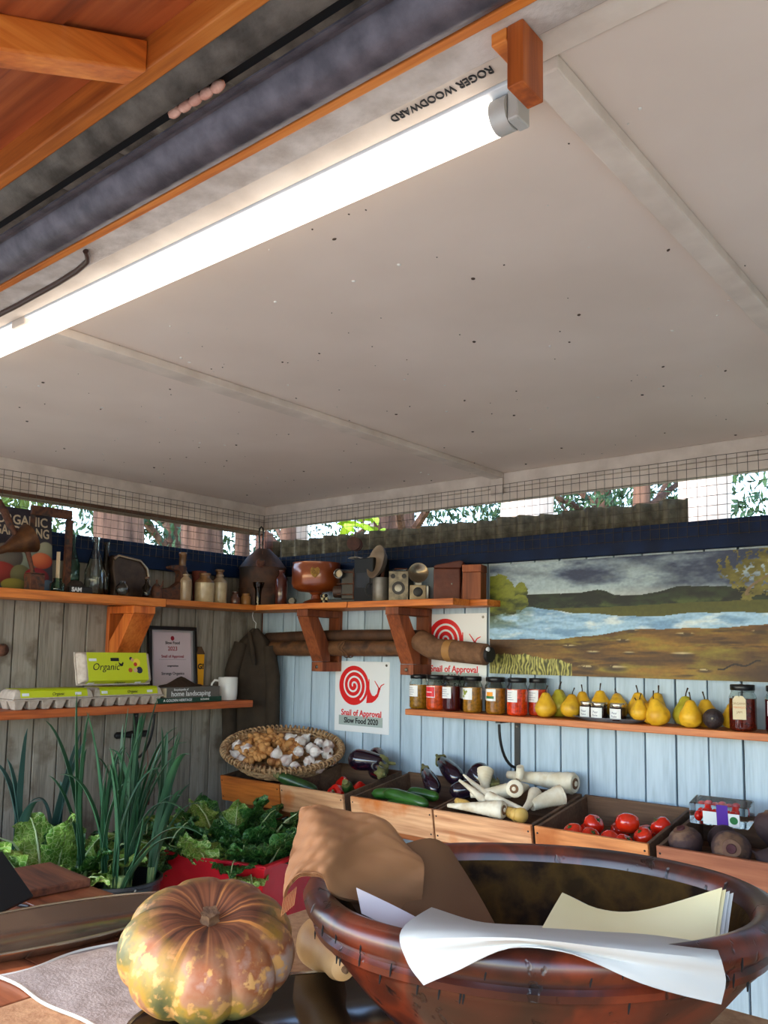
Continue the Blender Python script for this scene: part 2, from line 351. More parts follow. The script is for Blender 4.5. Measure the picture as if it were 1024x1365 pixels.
cb = MB().tube([(1.02, -1.577, 2.036), (1.15, -1.577, 2.036), (1.27, -1.579, 2.037), (1.33, -1.583, 2.037), (1.37, -1.59, 2.037), (1.385, -1.6, 2.037), (1.39, -1.606, 2.039)], .0042, 8)
tag(cb.build('power_cable', mat('brown_cable', (70, 48, 40), .5), smooth=True), 'dark brown power cable running beside the fluorescent fitting', 'cable')
wn_ = T('wasp_nest', 'pale pink segmented mud nest stuck under the eave flashing', 'wasp nest', (1.752, -1.700, 2.052), R(2))
for k in range(5):
    MB().ell((-.036 + .0165 * k, 0, 0), (.0098, .0052, .006), 10, 6, .03).build('cell', mat('mud_nest', (202, 142, 122), .85, (226, 176, 156), scale=60, bump=.4), wn_, smooth=True)

# ------------------------------------------------------------------ wire mesh
def wire_mesh(name, label, n, to):
    w = MB(); r = .0007
    L = n * .0254
    for i in range(n + 1):
        x = i * .0254; j = random.uniform(-.002, .002)
        a, b = to(x + j, 1.806), to(x, 2.014); w.tube([a, b], r, 4, cap=False)
    for k in range(9):
        z = 1.81 + .0254 * k
        w.tube([to(L * i / 16, z + random.uniform(-.0012, .0012)) for i in range(17)], r, 4, cap=False)
    return tag(w.build(name, M_wire), label, 'wire mesh')
wire_mesh('wire_mesh', 'welded wire mesh stapled across the gap above the painting', 107, lambda s, z: (.02 + s, -.026, z))
wire_mesh('wire_mesh', 'welded wire mesh stapled across the gap above the shelf of old bottles', 52, lambda s, z: (.026, -.03 - s, z))
co = MB().grid(lambda u, v: (-.04 + 1.653 * u, .072 + -.017 * math.cos(u * 1.653 / .076 * 2 * math.pi), 1.79 + (.138 + .003 * math.sin(u * 40) * v) * v), 260, 1)
tag(co.build('corrugated_sheet', mat('mossy_iron', (78, 74, 62), .6, (120, 114, 96), scale=40, detail=8, bump=.3), smooth=True, solid=.0012), 'rusty mottled corrugated iron sheet behind the wire mesh', 'iron sheet')

# ------------------------------------------------------------------ trees outside
LEAF = [mat('leaf_green', (70, 104, 30), .6, (140, 160, 70), scale=3, rnd=.2), mat('leaf_dark', (30, 60, 34), .6, (70, 100, 60), scale=3, rnd=.2), mat('leaf_lime', (150, 190, 30), .5, (190, 220, 60), scale=3)]
def leaves(c, r, n, s):
    m = MB()
    for k in range(n):
        d = Vector((random.gauss(0, 1), random.gauss(0, 1), random.gauss(0, 1))).normalized() * random.random() ** .4
        p = Vector(c) + Vector((d.x * r[0], d.y * r[1], d.z * r[2])); q = s * random.uniform(.6, 1.4)
        m.at(p, (random.uniform(0, 6), random.uniform(0, 6), random.uniform(0, 6))).add([(-q, 0, 0), (0, -q * .35, .1 * q), (q, 0, 0), (0, q * .35, .1 * q)], [(0, 1, 2, 3)])
    return m
def tree(label, x, y, r, lean=(0, 0), h=6, bark=M_bark, crown=None, leaf=0, group=None, br=True):
    t = T('tree', label, 'tree', (x, y, -.11), 0, group)
    pts = [(lean[0] * k / 12 + .03 * math.sin(k * 1.3 + x), lean[1] * k / 12, h * k / 12) for k in range(13)]
    MB().tube(pts, [r * (1.25 if k == 0 else 1 - .045 * k) * random.uniform(.95, 1.06) for k in range(13)], 14).build('trunk', bark, t, smooth=True)
    if br:
        b = MB()
        for k in range(5):
            z = random.uniform(2.2, 3.6); a = random.uniform(0, 6.3); p0 = Vector((lean[0] * z / h, lean[1] * z / h, z)); d = Vector((math.cos(a), math.sin(a), random.uniform(.2, 1)))
            b.tube([p0, p0 + d * .6, p0 + d * 1.2 + Vector((0, 0, .2))], [r * .3, r * .2, .01], 6)
        b.build('branches', bark, t, smooth=True)
    for (c, rr, n, s) in crown or []: leaves(c, rr, n, s).build('crown', LEAF[leaf], t)
    return t
GT = 'trees behind the stall'
tree('broad sunlit pale-barked tree trunk beside the end of the corrugated sheet', .92, 2.25, .165, (-.02, 0), bark=M_barkp, crown=[((0, 0, 6.1), (.5, .5, .5), 200, .09)], group=GT, br=False)
tree('pale sunlit trunk rising above the middle of the corrugated sheet', -.2, 2.3, .2, (.1, 0), bark=M_barkp, crown=[((0, 0, 6.1), (.5, .5, .5), 200, .09)], group=GT, br=False)
tree('slim dark-barked tree close by the broad pale trunk', .33, 2.7, .07, (.1, .1), crown=[((0, .4, 2.6), (.5, .3, .5), 600, .03)], leaf=1, group=GT)
tree('leaning brown tree behind the corrugated sheet above the old lamp dish', -1.15, 2.6, .13, (-.5, 0), crown=[((.2, .3, 2.9), (.6, .3, .6), 600, .03)], leaf=1, group=GT)
for k, (x, y, r, lx) in enumerate(((-1.55, 2.4, .07, .4), (-2.3, 3.1, .1, .7), (-2.75, 3.0, .09, -.5), (-3.2, 3.2, .12, .3))):
    tree('slender pale trunk among the trees behind the corner of the stall', x, y, r, (lx, 0), bark=M_barkp if k % 2 else M_bark, crown=[((0, .5, 2.8), (.7, .4, .7), 500, .03)], leaf=1, group='slender trunks behind the corner', br=k % 2 == 0)
tree('thick reddish-brown trunk behind the clear glass bottles', -2.25, .9, .2, (.12, -.3), crown=[((0, 0, 6.1), (.4, .4, .5), 200, .09)], group=GT)
tree('thick fibrous-barked trunk behind the stoneware bottles', -2.5, 1.66, .2, (0, .02), crown=[((0, 0, 6.1), (.4, .4, .5), 200, .09)], group=GT, br=False)
tree('narrow trunk behind the rusty oil can', -2.7, 2.15, .08, (.1, .1), group=GT, br=False)
tree('leafy tree with sunlit yellow-green foliage behind the gardening book', -3.4, .35, .06, (0, 0), 3, crown=[((0, -.1, 2.45), (.5, .75, .6), 3200, .036)], leaf=0, group=GT)
tree('leafy tree with dense green foliage far behind the stall corner', -5.5, 3.6, .15, (0, 0), 5, crown=[((0, 0, 3.2), (1.2, 1.8, 1.3), 4000, .05)], leaf=1, group=GT)
tree('green bushy tree far behind the corrugated sheet', -1.6, 6.5, .15, (0, 0), 5, crown=[((0, 0, 3.0), (2.6, .8, 1.2), 5000, .055)], leaf=1, group=GT)
lb = T('sapling', 'slender sapling with bright lime-green leaves outside above the corrugated sheet', 'sapling', (-.32, .95, -.1095))
MB().tube([(0, 0, 0), (.03, 0, 1.0), (0, 0, 1.9), (0, 0, 2.4)], [.014, .012, .008, .003], 6).build('stem', M_bark, lb)
for k in range(26):
    lf = MB().grid(lambda u, v: (.10 * u, (v - .5) * .045 * math.sin(math.pi * min(1, u + .02)), -.03 * u * u), 5, 2)
    lf.build('leaf', LEAF[2], lb, loc=(random.uniform(-.09, .07), random.uniform(-.06, .06), 2.23 + random.uniform(-.12, .1)), rot=(random.uniform(-1, 1), random.uniform(-.5, .9), random.uniform(0, 6.28)))
# ------------------------------------------------------------------ shelves
def shelf(name, label, planks, m, parent_loc=(0, 0, 0), rz=0):
    t = T(name, label, 'shelf', parent_loc, rz)
    for (x0, x1, y0, y1, z0, z1) in planks: MB().box(x0, x1, y0, y1, z0, z1).build('plank', m, t, bev=.002)
    return t
SH = 1.660
s1 = shelf('wall_shelf', 'high timber shelf of three planks holding the copper pot and old cameras', [(.165, .60, -.185, -.096, 1.641, SH), (.603, 1.016, -.184, -.096, 1.640, SH), (.165, 1.075, -.093, -.004, 1.641, SH)], M_orange)
s2 = shelf('wall_shelf', 'high timber shelf holding the gardening book and old glass bottles', [(-1.36, -.56, -.158, -.082, 1.634, SH), (-1.36, -.56, -.079, -.004, 1.636, SH), (-.557, -.172, -.155, -.004, 1.641, SH), (-.171, -.004, -.162, -.004, 1.641, SH)], M_orange, rz=R(90))
s3 = shelf('wall_shelf', 'lower timber shelf holding the egg cartons and mug', [(-1.36, -.17, -.15, -.004, 1.300, 1.324)], M_shelfA, rz=R(90))
s4 = shelf('wall_shelf', 'lower timber shelf holding the jam jars and pears', [(.795, 2.7, -.122, -.004, 1.308, 1.326)], M_shelf)
def bracket(label, loc, rz, dz, d=.178, dark=M_brown, wide=.026, off=.062):
    t = T('shelf_bracket', label, 'bracket', loc, rz)
    MB().box(-wide, wide, -.018, -.002, -dz, 0).build('wall_cleat', dark, t, bev=.002)
    MB().box(-wide, wide, -d, -.0185, -.024, 0).build('arm', dark, t, bev=.002)
    m = MB(); a, b = -d + .003, -off - .036
    m.add([(s * wide, y, z) for s in (-1, 1) for y, z in ((a, -.0245), (a + .05, -.0245), (-off, -dz + .052), (-off, -dz + .002), (b, -dz + .002))],
          [(0, 1, 2, 3, 4), (9, 8, 7, 6, 5), (0, 5, 6, 1), (1, 6, 7, 2), (2, 7, 8, 3), (3, 8, 9, 4), (4, 9, 5, 0)])
    m.build('brace', dark, t, bev=.002)
    MB().box(-wide, wide, b - .002, -.0022, -dz - .032, -dz - .0005 + .001).build('foot_block', dark, t, bev=.002)
    MB().at((0, b - .003, -dz - .016), (R(90), 0, 0)).lathe([(.006, 0), (.006, .002), (.003, .004)], 10).build('bolt_head', M_screw, t)
    return t
bracket('dark timber bracket under the high shelf below the copper pot', (.392, 0, 1.6405), 0, .178)
bracket('dark timber bracket under the high shelf below the box camera', (.782, 0, 1.6395), 0, .178)
bracket('orange timber bracket under the high shelf above the egg cartons', (0, -.635, 1.6335), R(90), .165, d=.152, dark=M_orangeZ, wide=.04, off=.022)
def iron_bracket(label, loc, rz, h):
    t = T('iron_bracket', label, 'bracket', loc, rz)
    MB().box(-.009, .009, -.006, -.001, -h, 0).build('strap', M_black, t, bev=.001)
    MB().tube([(0, -.105 + .1 * (1 - math.cos(a)), -.008 - (h * .62) * math.sin(a)) for a in [k * math.pi / 2 / 10 for k in range(11)]], .0042, 8).build('curved_stay', M_black, t, smooth=True)
    MB().box(-.008, .008, -.112, -.0062, -.005, -.0005).build('arm', M_black, t)
    for z in (-.02, -h + .02): MB().at((0, -.006, z), (R(90), 0, 0)).lathe([(.004, 0), (.002, .002)], 8).build('screw', M_screw, t)
    return t
iron_bracket('black iron bracket under the shelf of jam jars', (1.124, 0, 1.3075), 0, .21)
iron_bracket('black iron bracket under the shelf of egg cartons', (.0, -.55, 1.2995), R(90), .24)

# ------------------------------------------------------------------ signs
def ribbon(m, pts, w, y):
    n = len(pts); L = []
    for i in range(n):
        a = Vector(pts[min(i + 1, n - 1)]) - Vector(pts[max(i - 1, 0)]); a.normalize(); nn = Vector((-a.y, a.x)); ww = w[i] if isinstance(w, list) else w
        p = Vector(pts[i]); L += [(p.x + nn.x * ww / 2, y, p.y + nn.y * ww / 2), (p.x - nn.x * ww / 2, y, p.y - nn.y * ww / 2)]
    m.add(L, [(2 * i, 2 * i + 1, 2 * i + 3, 2 * i + 2) for i in range(n - 1)]); return m
def snail(par, fx, fz, w, h, y):
    cx, cz = fx(.358), fz(.344); a, b = .274 * w, .28 * h
    pts = [(cx + a * math.cos(t), cz + b * math.sin(t)) for t in [k * 2 * math.pi / 48 for k in range(48)]]
    MB().prism(pts, y - .0005, y).build('snail_shell', M_red, par)
    m = MB(); sp_ = []
    for k in range(90):
        t = k / 89; g = 2 * math.pi * 2.75 * t + 2.6; q = .06 + .78 * t
        sp_.append((cx + a * q * math.cos(-g), cz + b * q * math.sin(-g)))
    ribbon(m, sp_, .026 * w, y - .001); m.build('spiral_line', M_white, par)
    body = [(.634, .244), (.594, .584), (.70, .574), (.76, .535), (.807, .484), (.835, .43), (.848, .374), (.807, .364), (.786, .444), (.74, .48), (.687, .464), (.652, .384), (.647, .274)]
    # body as quads between its outer and inner edge
    out = [(.634, .244), (.612, .42), (.594, .584), (.70, .574), (.76, .535), (.807, .484), (.848, .374)]
    inn = [(.647, .25), (.650, .384), (.668, .43), (.70, .475), (.74, .48), (.786, .444), (.807, .364)]
    m = MB(); m.add([(fx(p), y - .0008, fz(q)) for p, q in out] + [(fx(p), y - .0008, fz(q)) for p, q in inn], [(i, i + 1, i + 8, i + 7) for i in range(6)])
    ribbon(m, [(fx(.825), fz(.38)), (fx(.79), fz(.33)), (fx(.74), fz(.268))], [.02 * w, .016 * w, .01 * w], y - .0008)
    ribbon(m, [(fx(.825), fz(.38)), (fx(.86), fz(.33)), (fx(.914), fz(.304))], [.02 * w, .016 * w, .01 * w], y - .0008)
    m.build('snail_body', M_red, par)
M_barg = mat('sign_grey', (158, 172, 168), .5)
def sign(label, loc, w, h, line, rz=0):
    t = T('enamel_sign', label, 'sign', loc, rz)
    fx = lambda a: (a - .5) * w
    fz = lambda b: (1 - b) * h
    MB().box(-w / 2, w / 2, -.0035, -.001, 0, h).build('plate', M_white, t, bev=.0008)
    snail(t, fx, fz, w, h, -.0036)
    text('lettering', 'Snail of Approval', .0285, M_red, t, (0, -.0042, fz(.735)), sx=.93, bold=.0006)
    MB().box(fx(.086), fx(.89), -.0041, -.0036, fz(.91), fz(.775)).build('grey_bar', M_barg, t)
    text('lettering', line, .026, M_ink, t, (0, -.0046, fz(.845)), sx=.9, bold=.0006)
    for a in (.05, .945): MB().at((fx(a), -.0036, fz(.05)), (R(90), 0, 0)).lathe([(.0045, 0), (.0035, .002)], 10).build('screw', M_screw, t)
    return t
sign('white sign with a red spiral snail and the line for 2020', (.5125, 0, 1.226), .246, .241, 'Slow Food 2020')
sg = sign('white sign with a red spiral snail, partly hidden behind the leather roll, for 2024', (.895, 0, 1.386), .243, .238, '2024')
text('lettering', 'Slow Food', .022, M_ink, sg, (0, -.0046, .011), sx=.9, bold=.0005)

# ------------------------------------------------------------------ painting
def paint(u, v):
    p = u * 1.1875; q = 1 - v
    W = lambda s, k=5: vnoise(p * s * 2.4, q * s, k)
    n1 = vnoise(p * 7, q * 9, 3); n2 = vnoise(p * 22, q * 24, 4); n3 = vnoise(p * 40, q * 14, 8)
    cloud = np.clip((vnoise(p * 5 + 1, q * 7, 11, 6) - .40) * 4.2 + (q - .12) * 2.2, 0, 1)
    c = mixc(C3(44, 56, 82), C3(158, 178, 184), cloud); c = mixc(c, C3(110, 124, 132), np.clip((vnoise(p * 9, q * 11, 15) - .5) * 4, 0, 1) * .8)
    c = mixc(c, C3(214, 216, 204), np.clip((q - .24) * 9, 0, 1) * .7)
    hx = [0, .17, .3, .38, .44, .47, .5, .55, .6, .66, .72, .78, .85, .93, 1.0, 1.2]; hy = [.31, .285, .29, .285, .265, .28, .315, .325, .32, .30, .262, .268, .275, .285, .33, .33]
    hill = np.interp(p, hx, hy); dk = mixc(C3(14, 24, 20), C3(32, 48, 28), np.clip((n2 - .4) * 3, 0, 1))
    c = np.where((q > hill)[..., None], dk, c)
    bush = np.clip((q - hill - .05 - .03 * n2) * 20, 0, 1) * np.clip((vnoise(p * 26, q * 20, 21) - .45) * 4, 0, 1)
    c = np.where((q > hill)[..., None], mixc(c, C3(74, 88, 40), bush * .9), c)
    f0 = .405 + .015 * np.sin(p * 5); field = (q > f0)
    c = np.where(field[..., None], mixc(C3(92, 90, 30), C3(66, 70, 28), n1), c)
    w0 = np.interp(p, [0, .15, .18, .25, .35, .5, .6, .7, .8, 1, 1.2], [.40, .40, .395, .43, .46, .485, .505, .49, .475, .485, .48]) + .004 * np.sin(p * 40)
    w1 = np.interp(p, [0, .1, .3, .42, .5, .6, .8, 1, 1.2], [.685, .69, .685, .655, .625, .60, .60, .575, .56]) + .004 * np.sin(p * 31)
    wat = mixc(C3(156, 192, 216), C3(112, 150, 184), np.clip((vnoise(p * 9, q * 26, 31) - .42) * 4, 0, 1)); wat = mixc(wat, C3(206, 220, 222), np.clip((vnoise(p * 12, q * 20, 33) - .55) * 5, 0, 1))
    refl = np.clip(1 - (p / .2) ** 2, 0, 1) * np.clip((vnoise(p * 14, q * 18, 35) - .35) * 5, 0, 1) * np.clip(1 - (q - .4) / .27, 0, 1)
    wat = mixc(wat, C3(62, 82, 60), np.clip(refl * 1.4, 0, 1))
    c = np.where(((q > w0) & (q < w1))[..., None], wat, c)
    gr = mixc(C3(84, 56, 22), C3(142, 104, 34), np.clip((vnoise(p * 5, q * 16, 41) - .32) * 3, 0, 1)); gr = mixc(gr, C3(134, 120, 38), np.clip((vnoise(p * 6 + 4, q * 13, 43) - .5) * 4, 0, 1) * np.clip(p * 2, 0, 1))
    gr = mixc(gr, C3(58, 38, 20), np.clip((vnoise(p * 8, q * 34, 45) - .55) * 6, 0, 1) * .8); gr = mixc(gr, C3(72, 46, 26), np.clip(1 - p * 3, 0, 1) * .7)
    gr = mixc(gr, C3(66, 44, 28), np.clip((p - .78) * 4, 0, 1) * np.clip((q - .72) * 5, 0, 1))
    c = np.where((q >= w1)[..., None], gr, c)
    for (tp, tq, s) in ((.53, .70, .03), (.42, .80, .03), (.55, .80, .025), (.73, .81, .045), (.4, .93, .045), (.5, .93, .05), (.56, .62, .03), (.74, .65, .035), (.97, .63, .03), (.8, .93, .03), (.33, .75, .03)):
        e = ((p - tp) / s) ** 2 + ((q - tq) / (s * .6)) ** 2; k = np.clip(1 - e, 0, 1)
        c = mixc(c, C3(64, 48, 30), k); c = mixc(c, C3(190, 172, 128), np.clip(1 - ((p - tp) / s) ** 2 - ((q - tq + s * .35) / (s * .25)) ** 2, 0, 1) * (n3 > .5))
    # left trees
    for (tp, tq, a, b) in ((.03, .27, .075, .19), (.085, .33, .06, .13), (.135, .25, .028, .075), (.13, .36, .035, .075), (.0, .4, .1, .07)):
        e = ((p - tp) / a) ** 2 + ((q - tq) / b) ** 2 + (n2 - .5) * 1.2
        tone = np.clip(.75 - (q - tq) / b * .5 + (n2 - .5) * 1.6, 0, 1)
        c = np.where((e < 1)[..., None], mixc(C3(34, 44, 18), C3(118, 126, 42), tone), c)
    # right tree
    e = ((p - .99) / .14) ** 2 + ((q - .15) / .2) ** 2 + (vnoise(p * 30, q * 16, 51) - .5) * 3.2
    c = np.where(((e < .8) & (vnoise(p * 60, q * 30, 53) > .40))[..., None], mixc(C3(64, 62, 26), C3(150, 140, 66), n2), c)
    c = np.where((np.abs(p - .985 - .05 * np.sin(q * 14)) < .006)[..., None] & ((q < .35) & (q > .12))[..., None], C3(120, 100, 72), c)
    # grass
    bl = np.sin((p + .03 * vnoise(p * 40, q * 9, 63, 3)) * 520 + (1 - q) * 30 * np.sin(p * 70)) ; top = .80 + .05 * vnoise(p * 60, q * 0, 61) + np.clip(p - .15, 0, 1) * .35
    g = (q > top) & (p < .34)
    c = np.where(g[..., None], mixc(C3(66, 66, 26), C3(184, 178, 96), np.clip(bl * .6 + .5, 0, 1) * np.clip(1.15 - (q - top) * 1.6, 0, 1)), c)
    tw = np.abs(q - (.905 - (p - .85) * .45 + .012 * np.sin(p * 90))) < .007
    c = np.where((tw & (p > .84) & (p < .97))[..., None], C3(34, 24, 18), c)
    c = c * (1 + (vnoise(p * 130, q * 60, 71, 2)[..., None] - .5) * .16)
    return c
pt = T('painting', 'unframed landscape painting of a lake, dark hills and brown grassland', 'painting', (1.038, 0, 1.441))
MB().box(0, .95, -.019, -.002, 0, .328).build('canvas', mat('canvas_edge', (40, 38, 36), .8), pt, bev=.001)
picture('painted_face', .95, .328, 430, 170, paint, M_print, pt, (0, -.0195, 0))

# ------------------------------------------------------------------ glassware and jars
M_glass = mat('clear_glass', (235, 240, 236), .03, trans=1, ior=1.42)
M_glassg = mat('green_glass', (150, 196, 180), .04, trans=1, ior=1.42)
M_glassd = mat('smoky_glass', (150, 140, 120), .06, trans=1, ior=1.42)
M_label = mat('paper_label', (226, 228, 228), .6)
M_pen = mat('pen_ink', (60, 70, 110), .7)
M_silver = mat('silver_lid', (200, 190, 170), .25, metal=1)
M_lid = mat('black_lid', (16, 16, 18), .3)
def curved(m, r, a0, a1, z0, z1, n=8):
    m.grid(lambda u, v: (r * math.sin(a0 + (a1 - a0) * u), -r * math.cos(a0 + (a1 - a0) * u), z0 + (z1 - z0) * v), n, 1); return m
def text_curved(name, s, size, m, parent, r, z, a0=0, sx=1):
    o = text(name, s, size, m, parent, (0, 0, 0), rot=(0, 0, 0), ex=0)
    for v in o.data.vertices:
        a = a0 + v.co.x * sx / r; v.co = (r * math.sin(a), -r * math.cos(a), z + v.co.y)
    o.scale = (1, 1, 1); return o
def cream_jar_profile(r, h):
    return [(r * .82, 0), (r * .96, .003), (r, .009), (r, h * .70), (r * .95, h * .76), (r * .82, h * .82), (r * .80, h * .90)]
def jam_jar(label, loc, col, kind, rz=R(10), r=.0295, h=.106, cat='jar', group='jam jars on the lower shelf', col2=None, lidm=None):
    t = T('jam_jar', label, cat, loc, rz, group)
    P = cream_jar_profile(r, h)
    MB().lathe([(q, z + .0003) for q, z in P if z < h * .72], 24).build('contents', mat('contents_%d_%d_%d' % col, col, .12, col2 or tuple(int(c * .72) for c in col), scale=120, coat=1), t, smooth=True)
    MB().lathe([(q, z + .0005) for q, z in P if z > h * .69], 24, cap=(0, 0)).build('glass_neck', M_glass, t, smooth=True, solid=.0012)
    MB().lathe([(r * .86, h * .875), (r * .9, h * .885), (r * .9, h * .985), (r * .85, h), (.001, h)], 24).build('lid', lidm or M_lid, t, smooth=True)
    lb_ = curved(MB(), r + .0006, R(-48), R(20), h * .36, h * .68).build('paper_label', M_label, t, smooth=True)
    if kind == 'writing':
        m = MB()
        for k in range(4): curved(m, r + .0010, R(-42), R(-42 + random.uniform(30, 50)), h * (.60 - .06 * k), h * (.61 - .06 * k), 5)
        m.build('handwriting', M_pen, lb_)
    elif kind == 'red':
        curved(MB(), r + .0010, R(-46), R(18), h * .38, h * .66).build('picture', mat('label_red', (212, 30, 44), .5), lb_)
        curved(MB(), r + .0014, R(-38), R(2), h * .50, h * .525, 6).build('print_line', M_label, lb_)
    elif kind == 'green':
        m = MB()
        for (a, z, q) in ((-34, .60, .0042), (-26, .54, .006), (-36, .45, .004), (-14, .58, .0035)):
            m.at((0, 0, 0)); m.add([((r + .0011) * math.sin(R(a) + q * math.cos(g) / r), -(r + .0011) * math.cos(R(a) + q * math.cos(g) / r), h * z + q * math.sin(g)) for g in [k * math.pi / 5 for k in range(10)]], [tuple(range(10))])
        m.build('picture', mat('label_olive', (136, 148, 60), .5), lb_)
    elif kind == 'orange':
        curved(MB(), r + .0010, R(-38), R(4), h * .49, h * .60).build('picture', mat('label_orange', (236, 150, 30), .5), lb_)
        curved(MB(), r + .0010, R(-42), R(10), h * .42, h * .49).build('picture', mat('label_green', (40, 110, 60), .5), lb_)
    return t
Z4 = 1.3262
jam_jar('olive-brown relish jar at the end of the shelf beside the timber bracket', (.812, -.075, Z4), (150, 108, 26), 'writing')
jam_jar('orange-red preserve jar with a red picture label', (.880, -.078, Z4), (216, 78, 24), 'red')
jam_jar('dark plum jam jar with a handwritten white label', (.940, -.078, Z4), (72, 14, 16), 'writing')
jam_jar('olive-brown relish jar with a green picture label', (1.018, -.082, Z4), (164, 112, 30), 'green')
jam_jar('brown relish jar with an orange and green picture label', (1.100, -.084, Z4), (158, 102, 26), 'orange')
jam_jar('bright red-orange sauce jar with a white label', (1.172, -.086, Z4), (222, 62, 20), 'writing')
jam_jar('red sauce jar standing behind the bright red-orange jar', (1.213, -.040, Z4), (200, 56, 24), 'writing', r=.028)
for k, (x, y) in enumerate(((.868, -.033), (.966, -.034), (1.062, -.034))):
    jam_jar('dark jam jar in the back row against the wall', (x, y, Z4), (44, 12, 12), 'none', r=.027, h=.104, group='dark jars in the back row')
mj = jam_jar('mahogany mango jam jar with a swing tag', (1.787, -.082, Z4), (88, 26, 14), 'none', r=.031, h=.109)
bpy.data.objects.remove([o for o in mj.children if o.name.startswith('paper_label')][0])
tg = MB().prism([(-.0145, -.027), (.0145, -.027), (.0145, .020), (.008, .028), (-.008, .028), (-.0145, .020)], -.0005, .0005).build('swing_tag', mat('cream_card', (222, 206, 170), .7), mj, loc=(-.004, -.0335, .055), rot=(0, 0, R(14)))
for k, (s, z) in enumerate((('ORGANIC', .010), ('MANGO', .001), ('JAM', -.010))): text('handwriting', s, .0072, mat('tag_pen', (150, 110, 70), .7) if k != 1 else mat('tag_pen_orange', (214, 130, 80), .7), tg, (0, -.0008, z), ex=.0001)
MB().tube([(-.004, -.0345, .08), (-.006, -.033, .09), (.012, -.029, .094), (.026, -.016, .093), (.027, .0, .093)], .0006, 5).build('string', M_ink, mj)
jam_jar('dark berry jam jar beside the mango jam', (1.868, -.080, Z4), (58, 8, 18), 'writing', r=.031, h=.109)
pl = T('enamel_plate', 'grey enamel plate under the small pear paste jars', 'plate', (1.447, -.068, Z4))
MB().lathe([(.05, 0), (.055, .0015), (.074, .009), (.077, .0095), (.0775, .0105), (.074, .0108), (.055, .004), (.001, .004)], 40, sx=1.42, sy=.68).build('dish', mat('grey_enamel', (104, 112, 128), .3, (140, 146, 158), scale=30), pl, smooth=True)
for k, (x, y, rr, lab) in enumerate(((1.382, -.075, .019, 'small pear paste jar with silver lid beside the pear pair'), (1.424, -.090, .0215, 'small pear paste jar with silver lid between two matching jars'), (1.478, -.094, .0205, 'small pear paste jar with silver lid beside the pear at the plate edge'))):
    t = T('paste_jar', lab, 'jar', (x, y, Z4 + .0045), R(8), 'small jars on the enamel plate'); h = .045
    MB().lathe([(rr * .9, 0), (rr, .003), (rr, h * .74), (rr * .93, h * .8)], 24).build('glass_body', mat('dark_paste', (34, 16, 12), .15, coat=.6), t, smooth=True)
    MB().lathe([(rr * .98, h * .78), (rr * 1.02, h * .8), (rr * 1.02, h * .96), (rr * .97, h), (.001, h)], 24).build('lid', M_silver, t, smooth=True)
    lb_ = curved(MB(), rr + .0006, R(-70), R(34), h * .1, h * .7, 12).build('paper_label', M_label, t, smooth=True)
    text_curved('lettering', 'Pear', .0085, M_pen, lb_, rr + .001, h * .45, R(-12)); text_curved('lettering', 'Paste', .0075, M_pen, lb_, rr + .001, h * .26, R(-16))

# ------------------------------------------------------------------ pears, avocado
M_pear = mat('pear_skin', (196, 140, 18), .42, (222, 174, 40), scale=26, detail=6, col3=(150, 100, 26), lo=.3, hi=.75, bump=.1, rnd=.1)
M_pearg = mat('green_pear_skin', (150, 140, 30), .42, (180, 170, 50), scale=26, detail=6, col3=(120, 100, 30), bump=.1)
M_stem = mat('dry_stem', (52, 38, 28), .8)
PP = [(.001, 0), (.012, .001), (.022, .006), (.028, .016), (.0295, .026), (.027, .036), (.021, .046), (.0155, .055), (.0125, .062), (.009, .067), (.001, .069)]
pm = MB().lathe(PP, 18, fn=lambda g, r, z: r * (1 + .03 * math.sin(2 * g + z * 40))).mesh('pear_body', True); pm.materials.append(M_pear)
pmg = pm.copy(); pmg.materials.clear(); pmg.materials.append(M_pearg)
stm = MB().tube([(0, 0, .067), (.001, 0, .075), (.005, .002, .088)], [.0018, .0014, .002], 6).mesh('pear_stem', True); stm.materials.append(M_stem)
def pear(loc, label, rot=(0, 0, 0), sc=1, me=pm):
    t = T('pear', label, 'pear', loc, 0, 'pears on the lower shelf'); t.rotation_euler = rot; t.scale = (sc,) * 3
    link(me, 'fruit', t); link(stm, 'stalk', t)
PG = 'ripe yellow pear standing on the plate behind the small paste jars'
pear((1.262, -.084, Z4), 'plump speckled yellow pear beside the red sauce jars')
pear((1.278, -.036, Z4), 'greenish pear behind the plump speckled pear', me=pmg, sc=1.12)
pear((1.330, -.074, Z4 + .004), 'yellow pear with dark stalk at the plate beside the paste jars', rot=(0, R(6), .5), sc=.92)
pear((1.346, -.030, Z4 + .009), 'yellow pear tucked behind another at the plate end', rot=(0, R(-8), 2), sc=.95)
for k, (x, y, rr) in enumerate(((1.405, -.036, (R(-6), 0, 1)), (1.452, -.034, (R(24), R(20), 3)), (1.515, -.045, (R(-5), R(5), 4)), (1.545, -.022, (R(10), 0, 2)))):
    pear((x, y, Z4 + .010), PG, rot=rr, sc=1.0)
pear((1.535, -.090, Z4 + .009), 'small squat pear on the plate edge', sc=.78)
pear((1.592, -.096, Z4), 'yellow pear leaning between the plate and the green pear', rot=(0, R(-14), .3), sc=1.0)
pear((1.572, -.060, Z4 + .012), 'yellow pear lying tilted on its neighbour by the plate', rot=(R(10), R(-50), .3), sc=.9)
pear((1.640, -.052, Z4), 'green pear behind the orange speckled pear', me=pmg, sc=1.08)
pear((1.668, -.098, Z4), 'orange speckled pear next to the dark avocado', sc=.98, rot=(0, 0, 2))
pear((1.692, -.045, Z4), 'yellow pear standing behind the dark avocado', rot=(0, R(6), 4), sc=1.0)
pear((1.752, -.050, Z4), 'yellow pear half hidden behind the mango jam jar', rot=(0, R(-5), 5), sc=.9)
av = T('avocado', 'dark purple-black avocado beside the orange speckled pear', 'avocado', (1.722, -.097, Z4 + .0005)); 
